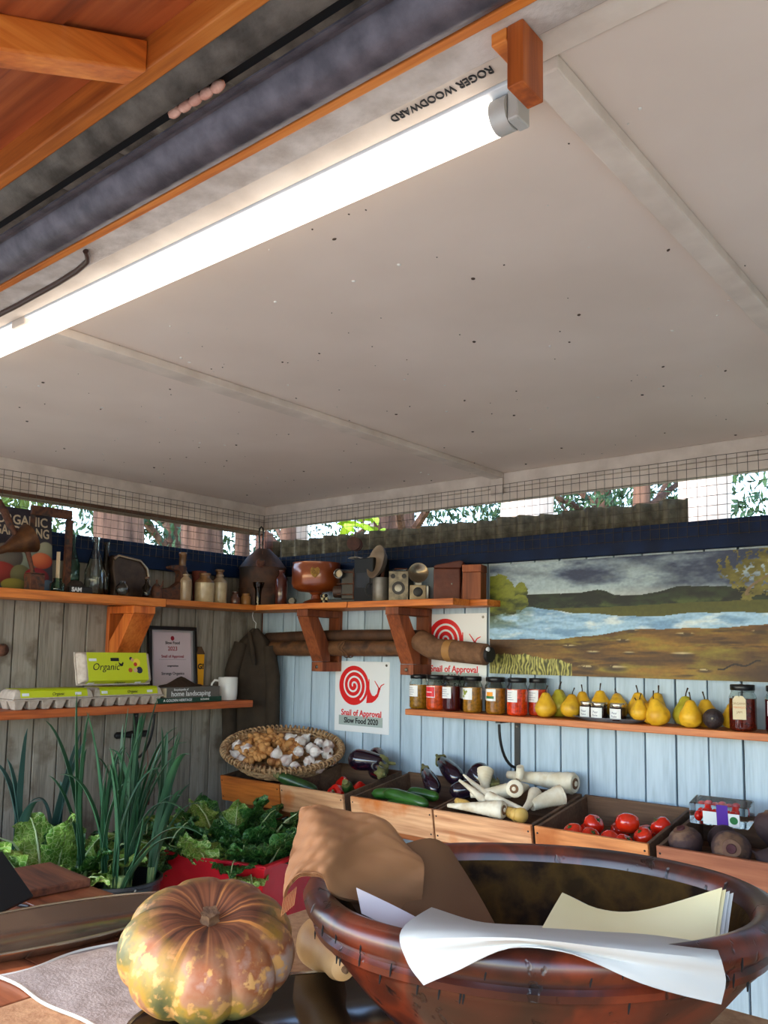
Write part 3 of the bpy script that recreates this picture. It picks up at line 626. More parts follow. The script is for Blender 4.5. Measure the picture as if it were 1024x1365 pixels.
MB().at((0, 0, .0245), (R(80), 0, R(20))).ell((0, 0, 0), (.0245, .0245, .031), 18, 12, .012).build('fruit', mat('avocado_skin', (38, 30, 34), .5, (58, 46, 46), scale=70, bump=.6), av, smooth=True)
MB().at((.0075, -.0305, .027), (R(80), 0, R(20))).lathe([(.003, 0), (.002, .002)], 8).build('stalk_scar', mat('scar', (150, 140, 120), .7), av)

# ------------------------------------------------------------------ egg shelf things
ZA = 1.3245
M_pulp = mat('pulp_card', (176, 160, 146), .85, (196, 182, 168), scale=60, bump=.3)
M_lime = mat('lime_label', (196, 204, 30), .5)
M_limed = mat('dark_lime_label', (110, 124, 30), .5)
def carton(label, loc, rz, rx=0, open_face=False):
    t = T('egg_carton', label, 'egg carton', loc, rz, 'egg cartons on the lower shelf', rx=rx); t.scale = (.9, 1, 1); W, Dp = .272, .094
    m = MB()
    for i in range(6):
        for j in range(2):
            cx = -W / 2 + W / 12 + i * W / 6; cy = -Dp / 4 + j * Dp / 2
            m.add([(cx + sx * a, cy + sy * b, z) for z, a, b in ((0, .011, .013), (.0245, .0185, .0215)) for sx, sy in ((-1, -1), (1, -1), (1, 1), (-1, 1))], [(0, 3, 2, 1), (0, 1, 5, 4), (1, 2, 6, 5), (2, 3, 7, 6), (3, 0, 4, 7), (4, 5, 6, 7)])
    m.box(-W / 2 - .004, W / 2 + .004, -Dp / 2 - .003, Dp / 2 + .003, .0245, .0285)
    m.build('tray', M_pulp, t, bev=.002)
    a, b = W / 2 + .001, Dp / 2 - .0005
    m = MB().add([(sx * x, sy * y, z) for z, x, y in ((.029, a, b), (.05, a - .008, b - .004), (.056, a - .016, b - .01)) for sx, sy in ((-1, -1), (1, -1), (1, 1), (-1, 1))],
                 [(0, 3, 2, 1)] + [(k + i, k + (i + 1) % 4, k + 4 + (i + 1) % 4, k + 4 + i) for k in (0, 4) for i in range(4)] + [(8, 9, 10, 11)])
    m.build('lid', M_pulp, t, bev=.003)
    lw = W / 2 - .022
    lab = MB().box(-lw, lw, -b + .004, b - .004, .0562, .0568).build('top_label', M_lime, t)
    MB().add([(-lw, -b - .0006, .0335), (lw, -b - .0006, .0335), (lw, -b + .0040, .0505), (-lw, -b + .0040, .0505), (-lw, -b + .0100, .0566), (lw, -b + .0100, .0566)], [(0, 1, 2, 3), (3, 2, 5, 4)]).build('side_label', M_lime, t)
    text('lettering', 'Organic', .013, M_ink, t, (.01, -b - .0002, .042), rot=(R(76), 0, 0), sx=1, shear=.25, ex=.0002)
    MB().at((.068, -b - .001, .042), (R(-14), 0, 0)).box(0, .022, -.0004, .0004, -.004, .004).build('white_patch', M_label, t)
    MB().at((-.11, -b - .001, .042), (R(-14), 0, 0)).box(0, .022, -.0004, .0004, -.004, .004).build('white_patch', M_label, t)
    if open_face:
        text('lettering', 'Organic', .030, M_ink, lab, (-.048, -.002, .0570), rot=(0, 0, 0), shear=.3, ex=.0002, sx=1.05)
        # hen mark, black band, white patch and a crouching figure picked out as flat print
        MB().add([(x + .012, y + .006, .0571) for x, y in ((-.012, .01), (-.006, .004), (0, .002), (.006, .008), (.009, .004), (.004, -.005), (-.004, -.006), (-.009, 0))], [tuple(range(8))]).build('hen_mark', M_ink, lab)
        MB().box(-.028, .004, .016, .026, .0568, .0571).build('black_band', M_ink, lab)
        MB().box(-.108, -.08, .016, .024, .0568, .0571).build('white_patch', M_label, lab)
        pr = [('cap', (40, 40, 60), (.05, .024, .006)), ('skin', (206, 160, 120), (.055, .02, .006)), ('shirt', (240, 214, 60), (.072, .012, .014)), ('vest', (190, 50, 30), (.066, .006, .007)), ('shorts', (36, 40, 62), (.08, -.012, .012)), ('leg', (214, 170, 130), (.064, -.012, .008)), ('hens', (190, 90, 40), (.044, -.012, .008))]
        for k, (nm, c, (x, y, q)) in enumerate(pr):
            MB().add([(x + q * math.cos(g), y + q * .9 * math.sin(g), .0571 + k * .0001) for g in [i * math.pi / 6 for i in range(12)]], [tuple(range(12))]).build('printed_' + nm, mat('print_' + nm, c, .5), lab)
    return t
carton('grey pulp egg carton lying flat with nothing stacked on it', (.095, -.915, ZA), R(90))
carton('lower egg carton lying flat under the upright one', (.088, -.664, ZA), R(90))
carton('upright egg carton showing its large lime-green face, resting on another', (.120, -.735, 1.4315), R(90), rx=R(76), open_face=True)

# framed certificate
fr = T('framed_certificate', 'black framed certificate with the year 2023 propped on the shelf', 'certificate', (.034, -.43, 1.3245), R(90), rx=R(-5))
M_fr = mat('black_frame', (18, 17, 18), .35); fw_, fh_ = .196, .252
for (x0, x1, z0, z1) in ((-fw_ / 2, fw_ / 2, 0, .012), (-fw_ / 2, fw_ / 2, fh_ - .012, fh_), (-fw_ / 2, -fw_ / 2 + .011, .0122, fh_ - .0122), (fw_ / 2 - .011, fw_ / 2, .0122, fh_ - .0122)):
    MB().box(x0, x1, -.014, 0, z0, z1).build('frame_rail', M_fr, fr, bev=.001)
MB().box(-fw_ / 2 + .0112, fw_ / 2 - .0112, -.005, -.002, .0122, fh_ - .0122).build('silver_mount', mat('silver_mount', (190, 186, 188), .3, metal=.5), fr)
pp = MB().box(-.077, .077, -.0062, -.0052, .020, fh_ - .020).build('paper', mat('certificate_paper', (206, 186, 190), .6), fr)
MB().add([(.006 * math.cos(g) * 1.3, -.0065, .212 + .008 * math.sin(g)) for g in [k * math.pi / 8 for k in range(16)]], [tuple(range(16))]).build('snail_mark', mat('dark_red_print', (150, 20, 40), .5), pp)
for s, z, sz, mm in (('Slow Food', .196, .014, M_ink), ('2023', .176, .02, mat('dark_red_print', (150, 20, 40), .5)), ('Snail of Approval', .15, .0135, mat('dark_red_print', (150, 20, 40), .5)), ('congratulates', .118, .0085, M_ink), ('Strongs Organics', .092, .0135, M_ink)):
    text('lettering', s, sz, mm, pp, (0, -.0067, z), bold=.0002, ex=.0002)
MB().box(-.055, .055, -.0066, -.0063, .1395, .1402).build('rule', M_ink, pp)

# books
def book(name, label, loc, rz, w, d, h, col, spine, tcol=M_label):
    t = T(name, label, 'book', loc, rz); c = mat('cover_%d_%d_%d' % col, col, .5)
    MB().box(-w / 2, w / 2, -d / 2, d / 2, 0, .0022).build('cover', c, t)
    MB().box(-w / 2, w / 2, -d / 2, d / 2, h - .0022, h).build('cover', c, t)
    MB().box(-w / 2, w / 2, -d / 2, -d / 2 + .003, .0023, h - .0023).build('spine', c, t)
    MB().box(-w / 2 + .003, w / 2 - .003, -d / 2 + .0032, d / 2 - .004, .0024, h - .0024).build('pages', mat('book_pages', (198, 182, 156), .8), t)
    for (s, x, z, sz) in spine: text('lettering', s, sz, tcol, t, (x, -d / 2 - .0006, z), ex=.0003, bold=.0001)
    return t
book('hardback_book', 'thin dark green hardback lying at the bottom of the book pile', (.082, -.43, ZA), R(90) + R(3), .27, .10, .0165, (14, 62, 46), [('A GOLDEN HERITAGE', -.055, .0085, .012), ('SUZANNE', .06, .0085, .0085)])
book('hardback_book', 'thick grey home landscaping book on the green hardback', (.084, -.42, ZA + .0167), R(90) + R(3), .225, .10, .034, (92, 88, 82), [('home landscaping', -.012, .0125, .0235), ('Encyclopedia of', -.055, .0265, .0095)])
sc_ = T('brim_hat', 'dark brown felt hat lying on the books before the certificate', 'hat', (.078, -.43, ZA + .051), R(93))
MB().lathe([(.055, 0), (.052, .004), (.035, .008), (.022, .018), (.010, .028), (.001, .033)], 24, sx=1.65, sy=.75).build('crown', mat('dark_felt', (52, 36, 24), .9, (64, 46, 32), scale=80), sc_, smooth=True)
yb = T('card_box', 'narrow yellow card box standing behind the certificate', 'box', (.022, -.317, ZA), R(90))
MB().box(-.017, .017, -.012, .018, 0, .158).build('carton_body', mat('yellow_card', (226, 158, 16), .5), yb, bev=.001)
MB().prism([(-.019, .1582), (.019, .1582), (.003, .185), (-.006, .185)], -.013, .019).build('roof_flap', mat('brown_card', (84, 60, 40), .7), yb)
text('lettering', 'G!', .026, M_ink, yb, (.002, -.0125, .115), bold=.001)
MB().box(-.012, .006, -.0127, -.0121, .03, .055).build('red_patch', M_red, yb)
mg = T('mug', 'white ceramic mug on the shelf end beside the coat', 'mug', (.085, -.232, ZA), R(90) + R(-40))
MB().lathe([(.030, 0), (.0315, .002), (.0335, .02), (.0345, .078), (.0335, .079), (.032, .077), (.031, .01), (.001, .008)], 28).build('cup', mat('ceramic', (222, 220, 216), .2, coat=.5), mg, smooth=True)
MB().tube([(-.033, 0, .066), (-.046, 0, .068), (-.056, 0, .056), (-.057, 0, .040), (-.048, 0, .024), (-.0325, 0, .018)], .0042, 8).build('handle', mat('ceramic', (222, 220, 216), .2), mg, smooth=True)
# ------------------------------------------------------------------ high shelf on the left wall (front faces +x)
A90 = R(90)
def onA(y, x=.09): return (x, y, SH + .0003)
def lathe_thing(name, label, cat, loc, parts, rz=0, group=None, n=20):
    t = T(name, label, cat, loc, rz, group)
    for (pn, prof, m) in parts: MB().lathe(prof, n).build(pn, m, t, smooth=True)
    return t
def cover(u, v):
    q = 1 - v; n = vnoise(u * 9, q * 12, 5); c = mixc(C3(38, 34, 42), C3(62, 54, 64), n)
    def blob(c, x, y, a, b, c1, c2):
        e = ((u - x) / a) ** 2 + ((q - y) / b) ** 2; k = np.clip((1.05 - e) * 8, 0, 1); tone = np.clip(.8 - ((u - x) / a + (q - y) / b) * .35 - e * .3, 0, 1)
        return mixc(c, mixc(C3(*c1), C3(*c2), tone), k)
    c = blob(c, .62, .62, .2, .16, (70, 84, 70), (150, 156, 136)); c = blob(c, .9, .5, .14, .12, (80, 86, 66), (176, 170, 140)); c = blob(c, .3, .6, .24, .16, (60, 50, 44), (130, 120, 104))
    c = blob(c, .2, .8, .26, .13, (84, 24, 20), (160, 52, 40)); c = blob(c, .5, .82, .16, .13, (50, 52, 34), (116, 110, 70)); c = blob(c, .75, .83, .2, .12, (80, 16, 24), (150, 34, 40))
    c = blob(c, .83, .62, .17, .1, (140, 40, 20), (226, 120, 70)); c = blob(c, .4, .94, .2, .08, (70, 64, 30), (150, 140, 60)); c = blob(c, .92, .93, .14, .08, (30, 44, 60), (90, 110, 130))
    return c
bk = T('gardening_book', 'large gardening book with a fruit and vegetable cover leaning upright', 'book', (.050, -.995, SH + .0003), A90, rx=R(-7))
MB().box(-.098, .098, -.012, .010, 0, .245).build('pages', mat('book_pages', (198, 182, 156), .8), bk, bev=.001)
picture('printed_cover', .196, .245, 110, 130, cover, M_print, bk, (-.098, -.0126, 0))
M_cream = mat('cream_print', (206, 186, 156), .6)
text('lettering', 'ORGANIC', .040, M_cream, bk, (.006, -.0132, .208), sx=.86, bold=.0007)
text('lettering', 'GARDENING', .040, M_cream, bk, (.006, -.0132, .174), sx=.72, bold=.0007)
bs = T('bow_saw_frame', 'dark rusty iron saw frame standing beside the gardening book', 'saw', (.088, -.915, SH + .0003), A90)
MB().box(-.075, .052, -.006, .006, .222, .250).build('top_bar', M_rust, bs, bev=.002)
MB().box(.036, .056, -.007, .007, 0, .2215).build('side_bar', M_rust, bs, bev=.002)
MB().box(-.075, -.062, -.005, .005, .150, .2215).build('short_bar', M_rust, bs, bev=.002)
fn_ = T('rusty_funnel', 'rusty brown metal funnel with a bent spout in front of the gardening book', 'funnel', (.122, -1.03, SH + .0003), A90)
MB().at((-.02, 0, .125), (0, R(62), 0)).lathe([(.006, -.07), (.012, -.03), (.042, .045), (.044, .05), (.040, .048), (.008, -.03)], 20).build('cone', mat('brass_rust', (104, 66, 34), .5, (70, 44, 28), scale=30, metal=.5, bump=.3), fn_, smooth=True)
MB().tube([(-.085, 0, .255), (-.055, 0, .215), (-.035, 0, .175), (.02, 0, .105), (.038, 0, .05), (.038, 0, 0)], [.009, .011, .010, .008, .006, .005], 8).build('spout_arm', M_rust, fn_, smooth=True)
tn = T('rusty_tin', 'small square rusty tin in front of the gardening book', 'tin', onA(-.985, .12), A90)
MB().box(-.022, .022, -.018, .018, 0, .046).build('can_body', M_rust, tn, bev=.002); MB().box(-.021, .021, -.017, .017, .0465, .050).build('lid', M_rust, tn, bev=.001)
gj = lathe_thing('ink_bottle', 'squat green glass bottle holding a pale wooden stick', 'bottle', onA(-.918, .125), [('glass', [(.02, 0), (.021, .002), (.021, .022), (.012, .030), (.011, .036), (.013, .038), (.010, .040), (.009, .030), (.018, .022), (.018, .004)], M_glassg)])
MB().at((0, 0, .012), (R(4), R(6), 0)).box(-.007, .007, -.002, .002, 0, .105).build('wooden_stick', mat('pale_stick', (206, 184, 150), .7), gj)
sm = T('name_plate', 'small dark plaque lettered SAM beside the green bottle', 'plaque', onA(-.845, .128), A90)
MB().box(-.038, .036, -.006, .006, 0, .020).build('plaque', mat('dark_plaque', (30, 26, 24), .6), sm, bev=.002)
text('lettering', 'SAM', .017, M_white, sm, (-.016, -.0066, .010), bold=.0008)
cp = T('old_cap', 'dark dusty rounded cap behind the small plaque', 'cap', onA(-.842, .09), A90)
MB().lathe([(.032, 0), (.033, .01), (.029, .026), (.018, .038), (.001, .042)], 20).build('dome', mat('dusty_leather', (44, 34, 28), .85, (60, 48, 40), scale=60), cp, smooth=True)
MB().at((.0, -.028, .004)).box(-.024, .024, -.016, .004, 0, .004).build('peak', mat('dusty_leather', (44, 34, 28), .85), cp, bev=.0015)
def bottle_prof(r, h, nr, sh=.55, nk=.72):
    o = [(r * .9, 0), (r, .003), (r, h * sh), (r * .86, h * (sh + .05)), (nr * 1.25, h * (nk - .03)), (nr, h * nk), (nr, h * .95), (nr * 1.25, h * .955), (nr * 1.25, h)]
    return o + [(nr * .8, h), (nr * .75, h * nk)] + [(r - .003, h * sh), (r - .003, .006), (.001, .006)]
lathe_thing('glass_bottle', 'tall pale green glass bottle behind the saw frame', 'bottle', onA(-.83, .045), [('glass', bottle_prof(.025, .185, .009, .5, .78), M_glassg)])
lathe_thing('glass_bottle', 'broad clear glass bottle with a sloping neck', 'bottle', onA(-.775, .085), [('glass', bottle_prof(.030, .18, .010, .42, .78), M_glass)])
lathe_thing('glass_bottle', 'slim smoky glass bottle next to the broad clear one', 'bottle', onA(-.722, .06), [('glass', bottle_prof(.016, .172, .008, .5, .72), M_glassd)])
fl = T('flat_iron_flask', 'flattened dark metal flask with a bright rounded rim', 'flask', onA(-.648, .07), A90)
sil = [(-.062, .0), (.05, .0), (.066, .02), (.070, .06), (.058, .10), (.03, .125), (-.05, .134), (-.066, .128), (-.068, .09), (-.058, .04)]
MB().prism(sil, -.018, .018).build('can_body', mat('dark_tin', (58, 44, 36), .45, (78, 60, 48), scale=30, metal=.5, bump=.2), fl, bev=.006)
MB().tube([(-.066, -.02, .118), (-.05, -.021, .130), (.03, -.021, .121), (.056, -.021, .098), (.068, -.021, .058), (.064, -.02, .02)], .0045, 8).build('bright_rim', mat('worn_steel', (170, 150, 124), .3, metal=1), fl, smooth=True)
gb = lathe_thing('glass_ball', 'round hollow glass ball with a short neck on the shelf edge', 'glass ball', onA(-.708, .135), [('glass', [(.006, 0), (.014, .003), (.020, .012), (.021, .021), (.018, .032), (.009, .040), (.008, .047), (.0065, .047), (.007, .040), (.016, .030), (.019, .021), (.012, .006), (.001, .004)], M_glass)])
lathe_thing('small_bottle', 'small round smoky bottle beside the flattened flask', 'bottle', onA(-.612, .125), [('glass', bottle_prof(.015, .062, .007), M_glassd), ('stopper', [(.006, .0605), (.007, .061), (.007, .068), (.001, .069)], M_rust)])
oc = lathe_thing('oil_can', 'tiny rusty oil can with a crooked spout', 'oil can', onA(-.572, .12), [('can_body', [(.019, 0), (.02, .002), (.019, .03), (.012, .042), (.004, .050), (.003, .062), (.001, .063)], M_rust)])
MB().tube([(.015, 0, .03), (.028, 0, .042), (.034, 0, .058)], [.004, .003, .002], 6).build('spout', M_rust, oc, smooth=True)
rp = T('iron_rail_piece', 'rusty iron rail offcut with a broad top flange', 'iron piece', onA(-.505, .10), A90)
MB().prism([(.046, 0), (.046, .095), (.056, .108), (.05, .118), (.01, .118), (-.012, .112), (-.008, .104), (.022, .100), (.030, .092), (.028, .062), (.0, .042), (-.048, .034), (-.048, 0)], -.016, .016).build('profile', M_rust, rp, bev=.003)
M_sw = mat('cream_stoneware', (172, 150, 112), .3, (192, 172, 134), scale=40, coat=.5)
M_sw2 = mat('brown_stoneware', (112, 76, 44), .35, (140, 100, 60), scale=30, coat=.4)
M_sw3 = mat('beige_stoneware', (164, 140, 110), .3, (150, 124, 92), scale=24, coat=.5)
M_swd = mat('dark_stoneware', (70, 44, 36), .3, (90, 58, 46), scale=30, coat=.5)
def stone(label, y, x, r, h, nr, body, top, sh=.68, rim=1.25):
    return lathe_thing('stoneware_bottle', label, 'bottle', onA(y, x), [('lower_body', [(r * .94, 0), (r, .004), (r, h * sh)], body), ('shoulder', [(r, h * sh + .0003), (r * .94, h * (sh + .06)), (nr * 1.15, h * (sh + .15)), (nr, h * (sh + .18)), (nr, h * .93), (nr * rim, h * .94), (nr * rim, h * .99), (nr, h), (.001, h * .995)], top)], group='old stoneware on the high shelf')
stone('tall slender brown stoneware bottle behind the cream ones', -.425, .055, .024, .170, .012, M_sw2, M_sw2, .5, 1.15)
stone('narrow beige stoneware bottle beside the rusty rail offcut', -.455, .115, .021, .090, .010, M_sw3, M_sw3, .74)
stone('wide cream stoneware jar with a flared neck', -.375, .115, .033, .100, .017, M_sw, M_sw2, .66, 1.2)
stone('cream stoneware bottle with a short corked neck', -.305, .110, .0255, .100, .011, M_sw, M_sw3, .72)
stone('taller two-tone beige stoneware bottle with a round lip', -.270, .065, .025, .124, .012, M_sw3, M_sw2, .62, 1.35)
lathe_thing('clay_pot', 'small red clay pot behind the wide cream jar', 'pot', onA(-.345, .045), [('vessel', [(.018, 0), (.024, .09), (.025, .1), (.026, .112), (.022, .112), (.016, .01), (.001, .008)], mat('red_clay', (120, 56, 40), .7))])
lathe_thing('small_bottle', 'tiny dark brown bottle in front of the two-tone bottle', 'bottle', onA(-.248, .128), [('vessel', [(.016, 0), (.017, .003), (.017, .022), (.010, .032), (.009, .038), (.012, .040), (.012, .044), (.001, .045)], M_swd)])
lathe_thing('small_jar', 'tiny tan stoneware jar beside the rusty can', 'jar', onA(-.200, .128), [('vessel', [(.017, 0), (.018, .003), (.018, .028), (.013, .033), (.014, .040), (.001, .041)], mat('tan_stoneware', (150, 104, 56), .35))])
lathe_thing('glass_funnel', 'small dusty glass funnel standing in front of the rusty can', 'funnel', (.155, -.165, SH + .0003), [('glass', [(.010, 0), (.011, .03), (.013, .055), (.020, .070), (.022, .082), (.020, .082), (.011, .056), (.009, .03), (.008, .002)], M_glassd)])
kc = T('rusty_can', 'large rusty can with a conical top and a wire handle in the corner', 'can', (.103, -.100, SH + .0003), R(45)); kc.scale = (.95, .95, 1)
MB().lathe([(.088, 0), (.09, .003), (.09, .060), (.092, .063), (.09, .066), (.09, .135), (.094, .140), (.060, .182), (.030, .208), (.026, .212), (.001, .212)], 30).build('can_body', mat('rusty_tin', (58, 38, 28), .7, (84, 56, 40), scale=12, detail=8, col3=(48, 42, 38), bump=.3), kc, smooth=True)
MB().tube([(.0, -.055, .15), (.0, -.06, .17), (.0, -.035, .22), (.0, -.012, .245)], .0022, 6).build('wire_handle', M_rust, kc)
MB().at((-.004, -.088, .150), (R(60), 0, 0)).lathe([(.018, 0), (.018, .006), (.015, .010), (.001, .010)], 18).build('round_cap', M_rust, kc, smooth=True)
sp_ = T('iron_spanner', 'black iron hook standing upright behind the rusty can', 'hook', (.036, -.052, 1.8), R(45))
MB().tube([(-.006, 0, .04), (-.005, 0, .10), (-.008, 0, .145), (-.006, 0, .162), (0, 0, .168), (.006, 0, .162), (.008, 0, .145), (.005, 0, .10), (.008, 0, .05)], .0035, 8).build('hook', M_black, sp_, smooth=True)
MB().tube([(-.02, 0, .045), (-.004, 0, .085), (.008, 0, .12)], .0012, 6).build('string', mat('twine', (176, 160, 130), .8), sp_)

# ------------------------------------------------------------------ high shelf on the back wall
def onB(x, y=-.085): return (x, y, SH + .0003)
lathe_thing('stoneware_bottle', 'dark glossy brown stoneware bottle beside the copper pot', 'bottle', onB(.205, -.1), [('vessel', [(.022, 0), (.0235, .003), (.0235, .095), (.018, .106), (.011, .112), (.010, .120), (.013, .122), (.013, .128), (.001, .129)], mat('oxblood_stoneware', (74, 34, 28), .25, (92, 46, 36), scale=30, coat=.6))])
cpot = T('copper_pot', 'squat copper-coloured pot on a pedestal foot with a gold emblem', 'pot', onB(.372, -.092), R(40))
M_cop = mat('copper_brown', (122, 54, 20), .3, (142, 70, 30), scale=12, coat=.6, metal=.25)
MB().lathe([(.046, 0), (.048, .004), (.040, .012), (.018, .020), (.015, .034), (.024, .042)], 32, sy=.8).build('pedestal', M_cop, cpot, smooth=True)
MB().lathe([(.024, .0422), (.060, .046), (.080, .058), (.086, .072), (.086, .128), (.083, .138), (.084, .146), (.078, .146), (.078, .132), (.076, .07), (.001, .06)], 36, sy=.82).build('vessel', M_cop, cpot, smooth=True)
MB().prism([(-.016, .118), (-.010, .126), (0, .121), (.010, .126), (.016, .118), (.015, .104), (.008, .094), (0, .088), (-.008, .094), (-.015, .104)], -.0735, -.0705).build('emblem', mat('gold_emblem', (172, 132, 52), .4, (128, 92, 34), scale=120, bump=.6, metal=.3), cpot, bev=.001)
rl = T('small_roller', 'small dark ribbed metal roller lying beside the copper pot', 'roller', onB(.30, -.135), R(30))
for k, (y, r) in enumerate(((-.012, .011), (-.002, .0125), (.008, .011))): MB().tube([(0, y, .0126), (0, y + .009, .0126)], r, 16).build('disc', mat('dark_steel', (70, 66, 60), .35, metal=.7), rl, smooth=True)
tr = T('pebble_trinket', 'small trinket of cream and black shell pieces by the copper pot foot', 'trinket', onB(.447, -.13))
for k in range(9): MB().ell(((k % 3 - 1) * .009, (k // 3 % 2) * .004, .006 + (k // 3) * .0105), (.0058, .006, .0064), 8, 6, .05).build('shell_piece', mat('shell_cream', (200, 190, 150), .5) if k % 2 else M_ink, tr, smooth=True)
pj = T('film_projector', 'old black film projector with a ringed lens', 'projector', onB(.505, -.085), R(20))
MB().box(-.052, .052, -.035, .035, 0, .014).build('base', M_black, pj, bev=.002)
MB().box(-.008, .048, -.022, .028, .0142, .115).build('housing', mat('black_paint', (20, 19, 19), .4), pj, bev=.003)
MB().at((-.012, -.023, .1), (R(90), 0, 0)).lathe([(.014, 0), (.016, .002), (.016, .02), (.013, .021), (.012, .012), (.001, .012)], 24).build('lens', mat('lens_ring', (128, 122, 110), .3, metal=.9), pj, smooth=True)
MB().tube([(-.04, 0, .042), (-.0085, 0, .042)], .020, 16).build('motor', mat('brown_metal', (66, 46, 36), .5), pj, smooth=True)
for z in (.03, .066, .105): MB().tube([(.05, -.03, z), (-.02, -.03, z)], .0025, 6).build('rail', M_rust, pj)
MB().tube([(.04, -.03, .0142), (.04, -.03, .118)], .003, 6).build('post', M_rust, pj)
kx = T('black_case', 'plain black square case standing behind the projector', 'case', onB(.60, -.06))
MB().box(-.042, .042, -.045, .045, 0, .150).build('case_body', mat('black_case', (15, 14, 14), .6), kx, bev=.004)
MB().box(-.03, .03, -.0465, -.0452, .05, .10).build('front_panel', M_black, kx)
ps = T('paper_strip', 'crumpled pale paper strip lying across the black case', 'paper', (.53, -.052, SH + .1512))
MB().grid(lambda u, v: (-.03 + .14 * u, -.02 + .03 * v, .006 + .004 * math.sin(u * 9)), 12, 2).build('sheet', mat('pale_paper', (206, 196, 176), .8), ps, solid=.001)
tm = T('tin_mug', 'dented enamel tin mug with a wire handle below the lamp dish', 'mug', onB(.668, -.095), R(30))
MB().lathe([(.026, 0), (.027, .003), (.027, .078), (.029, .081), (.0255, .080), (.025, .006), (.001, .005)], 24).build('cup', mat('grey_tin', (150, 146, 136), .4, (110, 104, 94), scale=20, metal=.6), tm, smooth=True)
MB().tube([(-.027, 0, .064), (-.045, 0, .06), (-.052, 0, .044), (-.046, 0, .026), (-.027, 0, .020)], .0028, 8).build('handle', M_black, tm, smooth=True)
ld = T('lamp_reflector', 'tarnished round lamp reflector dish tilted on top of the tin mug', 'lamp', (.672, -.100, SH + .128), R(-42))
MB().at((0, 0, 0), (R(78), 0, R(20))).lathe([(.001, -.012), (.012, -.011), (.036, -.002), (.052, .014), (.056, .022), (.054, .022), (.046, .014), (.03, .003), (.006, -.004), (.001, -.004)], 32).build('dish', mat('tarnished_brass', (140, 120, 100), .55, (116, 98, 78), scale=14, metal=.4), ld, smooth=True)
MB().at((0, .004, -.045)).tube([(0, 0, 0), (0, .004, .03)], .006, 8).build('stalk', M_rust, ld)
bc = T('box_camera', 'black box camera with a round front lens and two viewfinders', 'camera', onB(.745, -.085), R(26))
MB().box(-.033, .033, -.04, .04, 0, .098).build('case_body', mat('black_leather', (20, 18, 17), .6, (28, 26, 24), scale=200, bump=.3), bc, bev=.003)
MB().box(-.031, .031, -.0415, -.0402, .003, .095).build('front_plate', mat('camera_plate', (150, 138, 112), .4, (96, 88, 72), scale=50), bc)
for (x, z, r, m) in ((0, .042, .021, M_black), (0, .042, .012, M_screw), (-.018, .08, .0075, M_black), (.018, .08, .0075, M_black)):
    MB().at((x, -.0416 - (.001 if m is M_screw else 0), z), (R(90), 0, 0)).lathe([(r, 0), (r, .0012), (r * .8, .0016), (.001, .0014)], 20).build('lens_ring', m, bc, smooth=True)
MB().tube([(-.02, -.01, .0985), (-.02, -.01, .106), (.02, -.01, .106), (.02, -.01, .0985)], .0025, 6).build('carry_strap', M_rust, bc)
fc = T('flash_camera', 'small pale camera with a round flash dish on top', 'camera', onB(.818, -.09), R(34))
MB().box(-.026, .026, -.024, .024, 0, .05).build('case_body', mat('ivory_plastic', (176, 160, 126), .45, (140, 124, 96), scale=40), fc, bev=.003)
MB().at((0, -.0242, .028), (R(90), 0, 0)).lathe([(.015, 0), (.015, .002), (.011, .004), (.001, .003)], 20).build('lens', M_black, fc, smooth=True)
MB().box(-.010, .010, -.008, .006, .0502, .066).build('flash_neck', M_screw, fc)
MB().at((0, -.004, .088), (R(84), 0, 0)).lathe([(.003, -.004), (.022, -.002), (.031, .008), (.032, .012), (.030, .012), (.018, .002), (.001, -.001)], 28).build('flash_dish', mat('flash_metal', (120, 108, 90), .25, metal=.9), fc, smooth=True)
lathe_thing('battery', 'slim metal torch battery standing beside the leather case', 'battery', onB(.874, -.115), [('cell', [(.006, 0), (.0065, .001), (.0065, .044), (.003, .045), (.0025, .048), (.001, .048)], M_screw)])
M_lea = mat('brown_leather', (78, 34, 22), .55, (98, 48, 30), scale=20, bump=.3)
lc = T('leather_case', 'reddish-brown leather camera case with a folded flap', 'case', onB(.925, -.075), R(28))
MB().box(-.045, .038, -.028, .03, 0, .098).build('case_body', M_lea, lc, bev=.004)
MB().prism([(-.046, .0985), (.04, .0985), (.048, .118), (.036, .122), (-.04, .108)], -.03, .031).build('flap', M_lea, lc, bev=.003)
MB().at((.012, -.0284, .05), (R(90), 0, 0)).lathe([(.003, 0), (.002, .002)], 8).build('stud', M_screw, lc)
MB().tube([(.042, -.02, .004), (.046, -.02, .06), (.05, -.005, .11)], .004, 6).build('strap', M_lea, lc)
wbx = T('wooden_box', 'small dark wooden box next to the leather case', 'box', onB(1.01, -.062), R(16))
MB().box(-.029, .029, -.03, .03, 0, .083).build('box_body', M_brown, wbx, bev=.002); MB().box(-.03, .03, -.031, .031, .0835, .106).build('lid', M_brown, wbx, bev=.002)
pu = T('wooden_pulley', 'pair of round wooden bobbins hanging on the wire above the projector', 'bobbin', (.518, -.062, 1.867), R(36))
for k, y in enumerate((-.014, .008)): MB().tube([(.006 * k, y, 0), (.006 * k, y + .012, 0)], .023, 24).build('bobbin', mat('bobbin_wood', (70, 40, 32), .6, (88, 54, 42), scale=60), pu, smooth=True)
MB().tube([(0, .02, .0), (0, .028, .03), (0, .03, .10)], .001, 5).build('wire', M_wire, pu)
MB().tube([(.003, -.003, -.023), (.004, -.003, -.06)], .001, 5).build('wire', M_wire, pu)

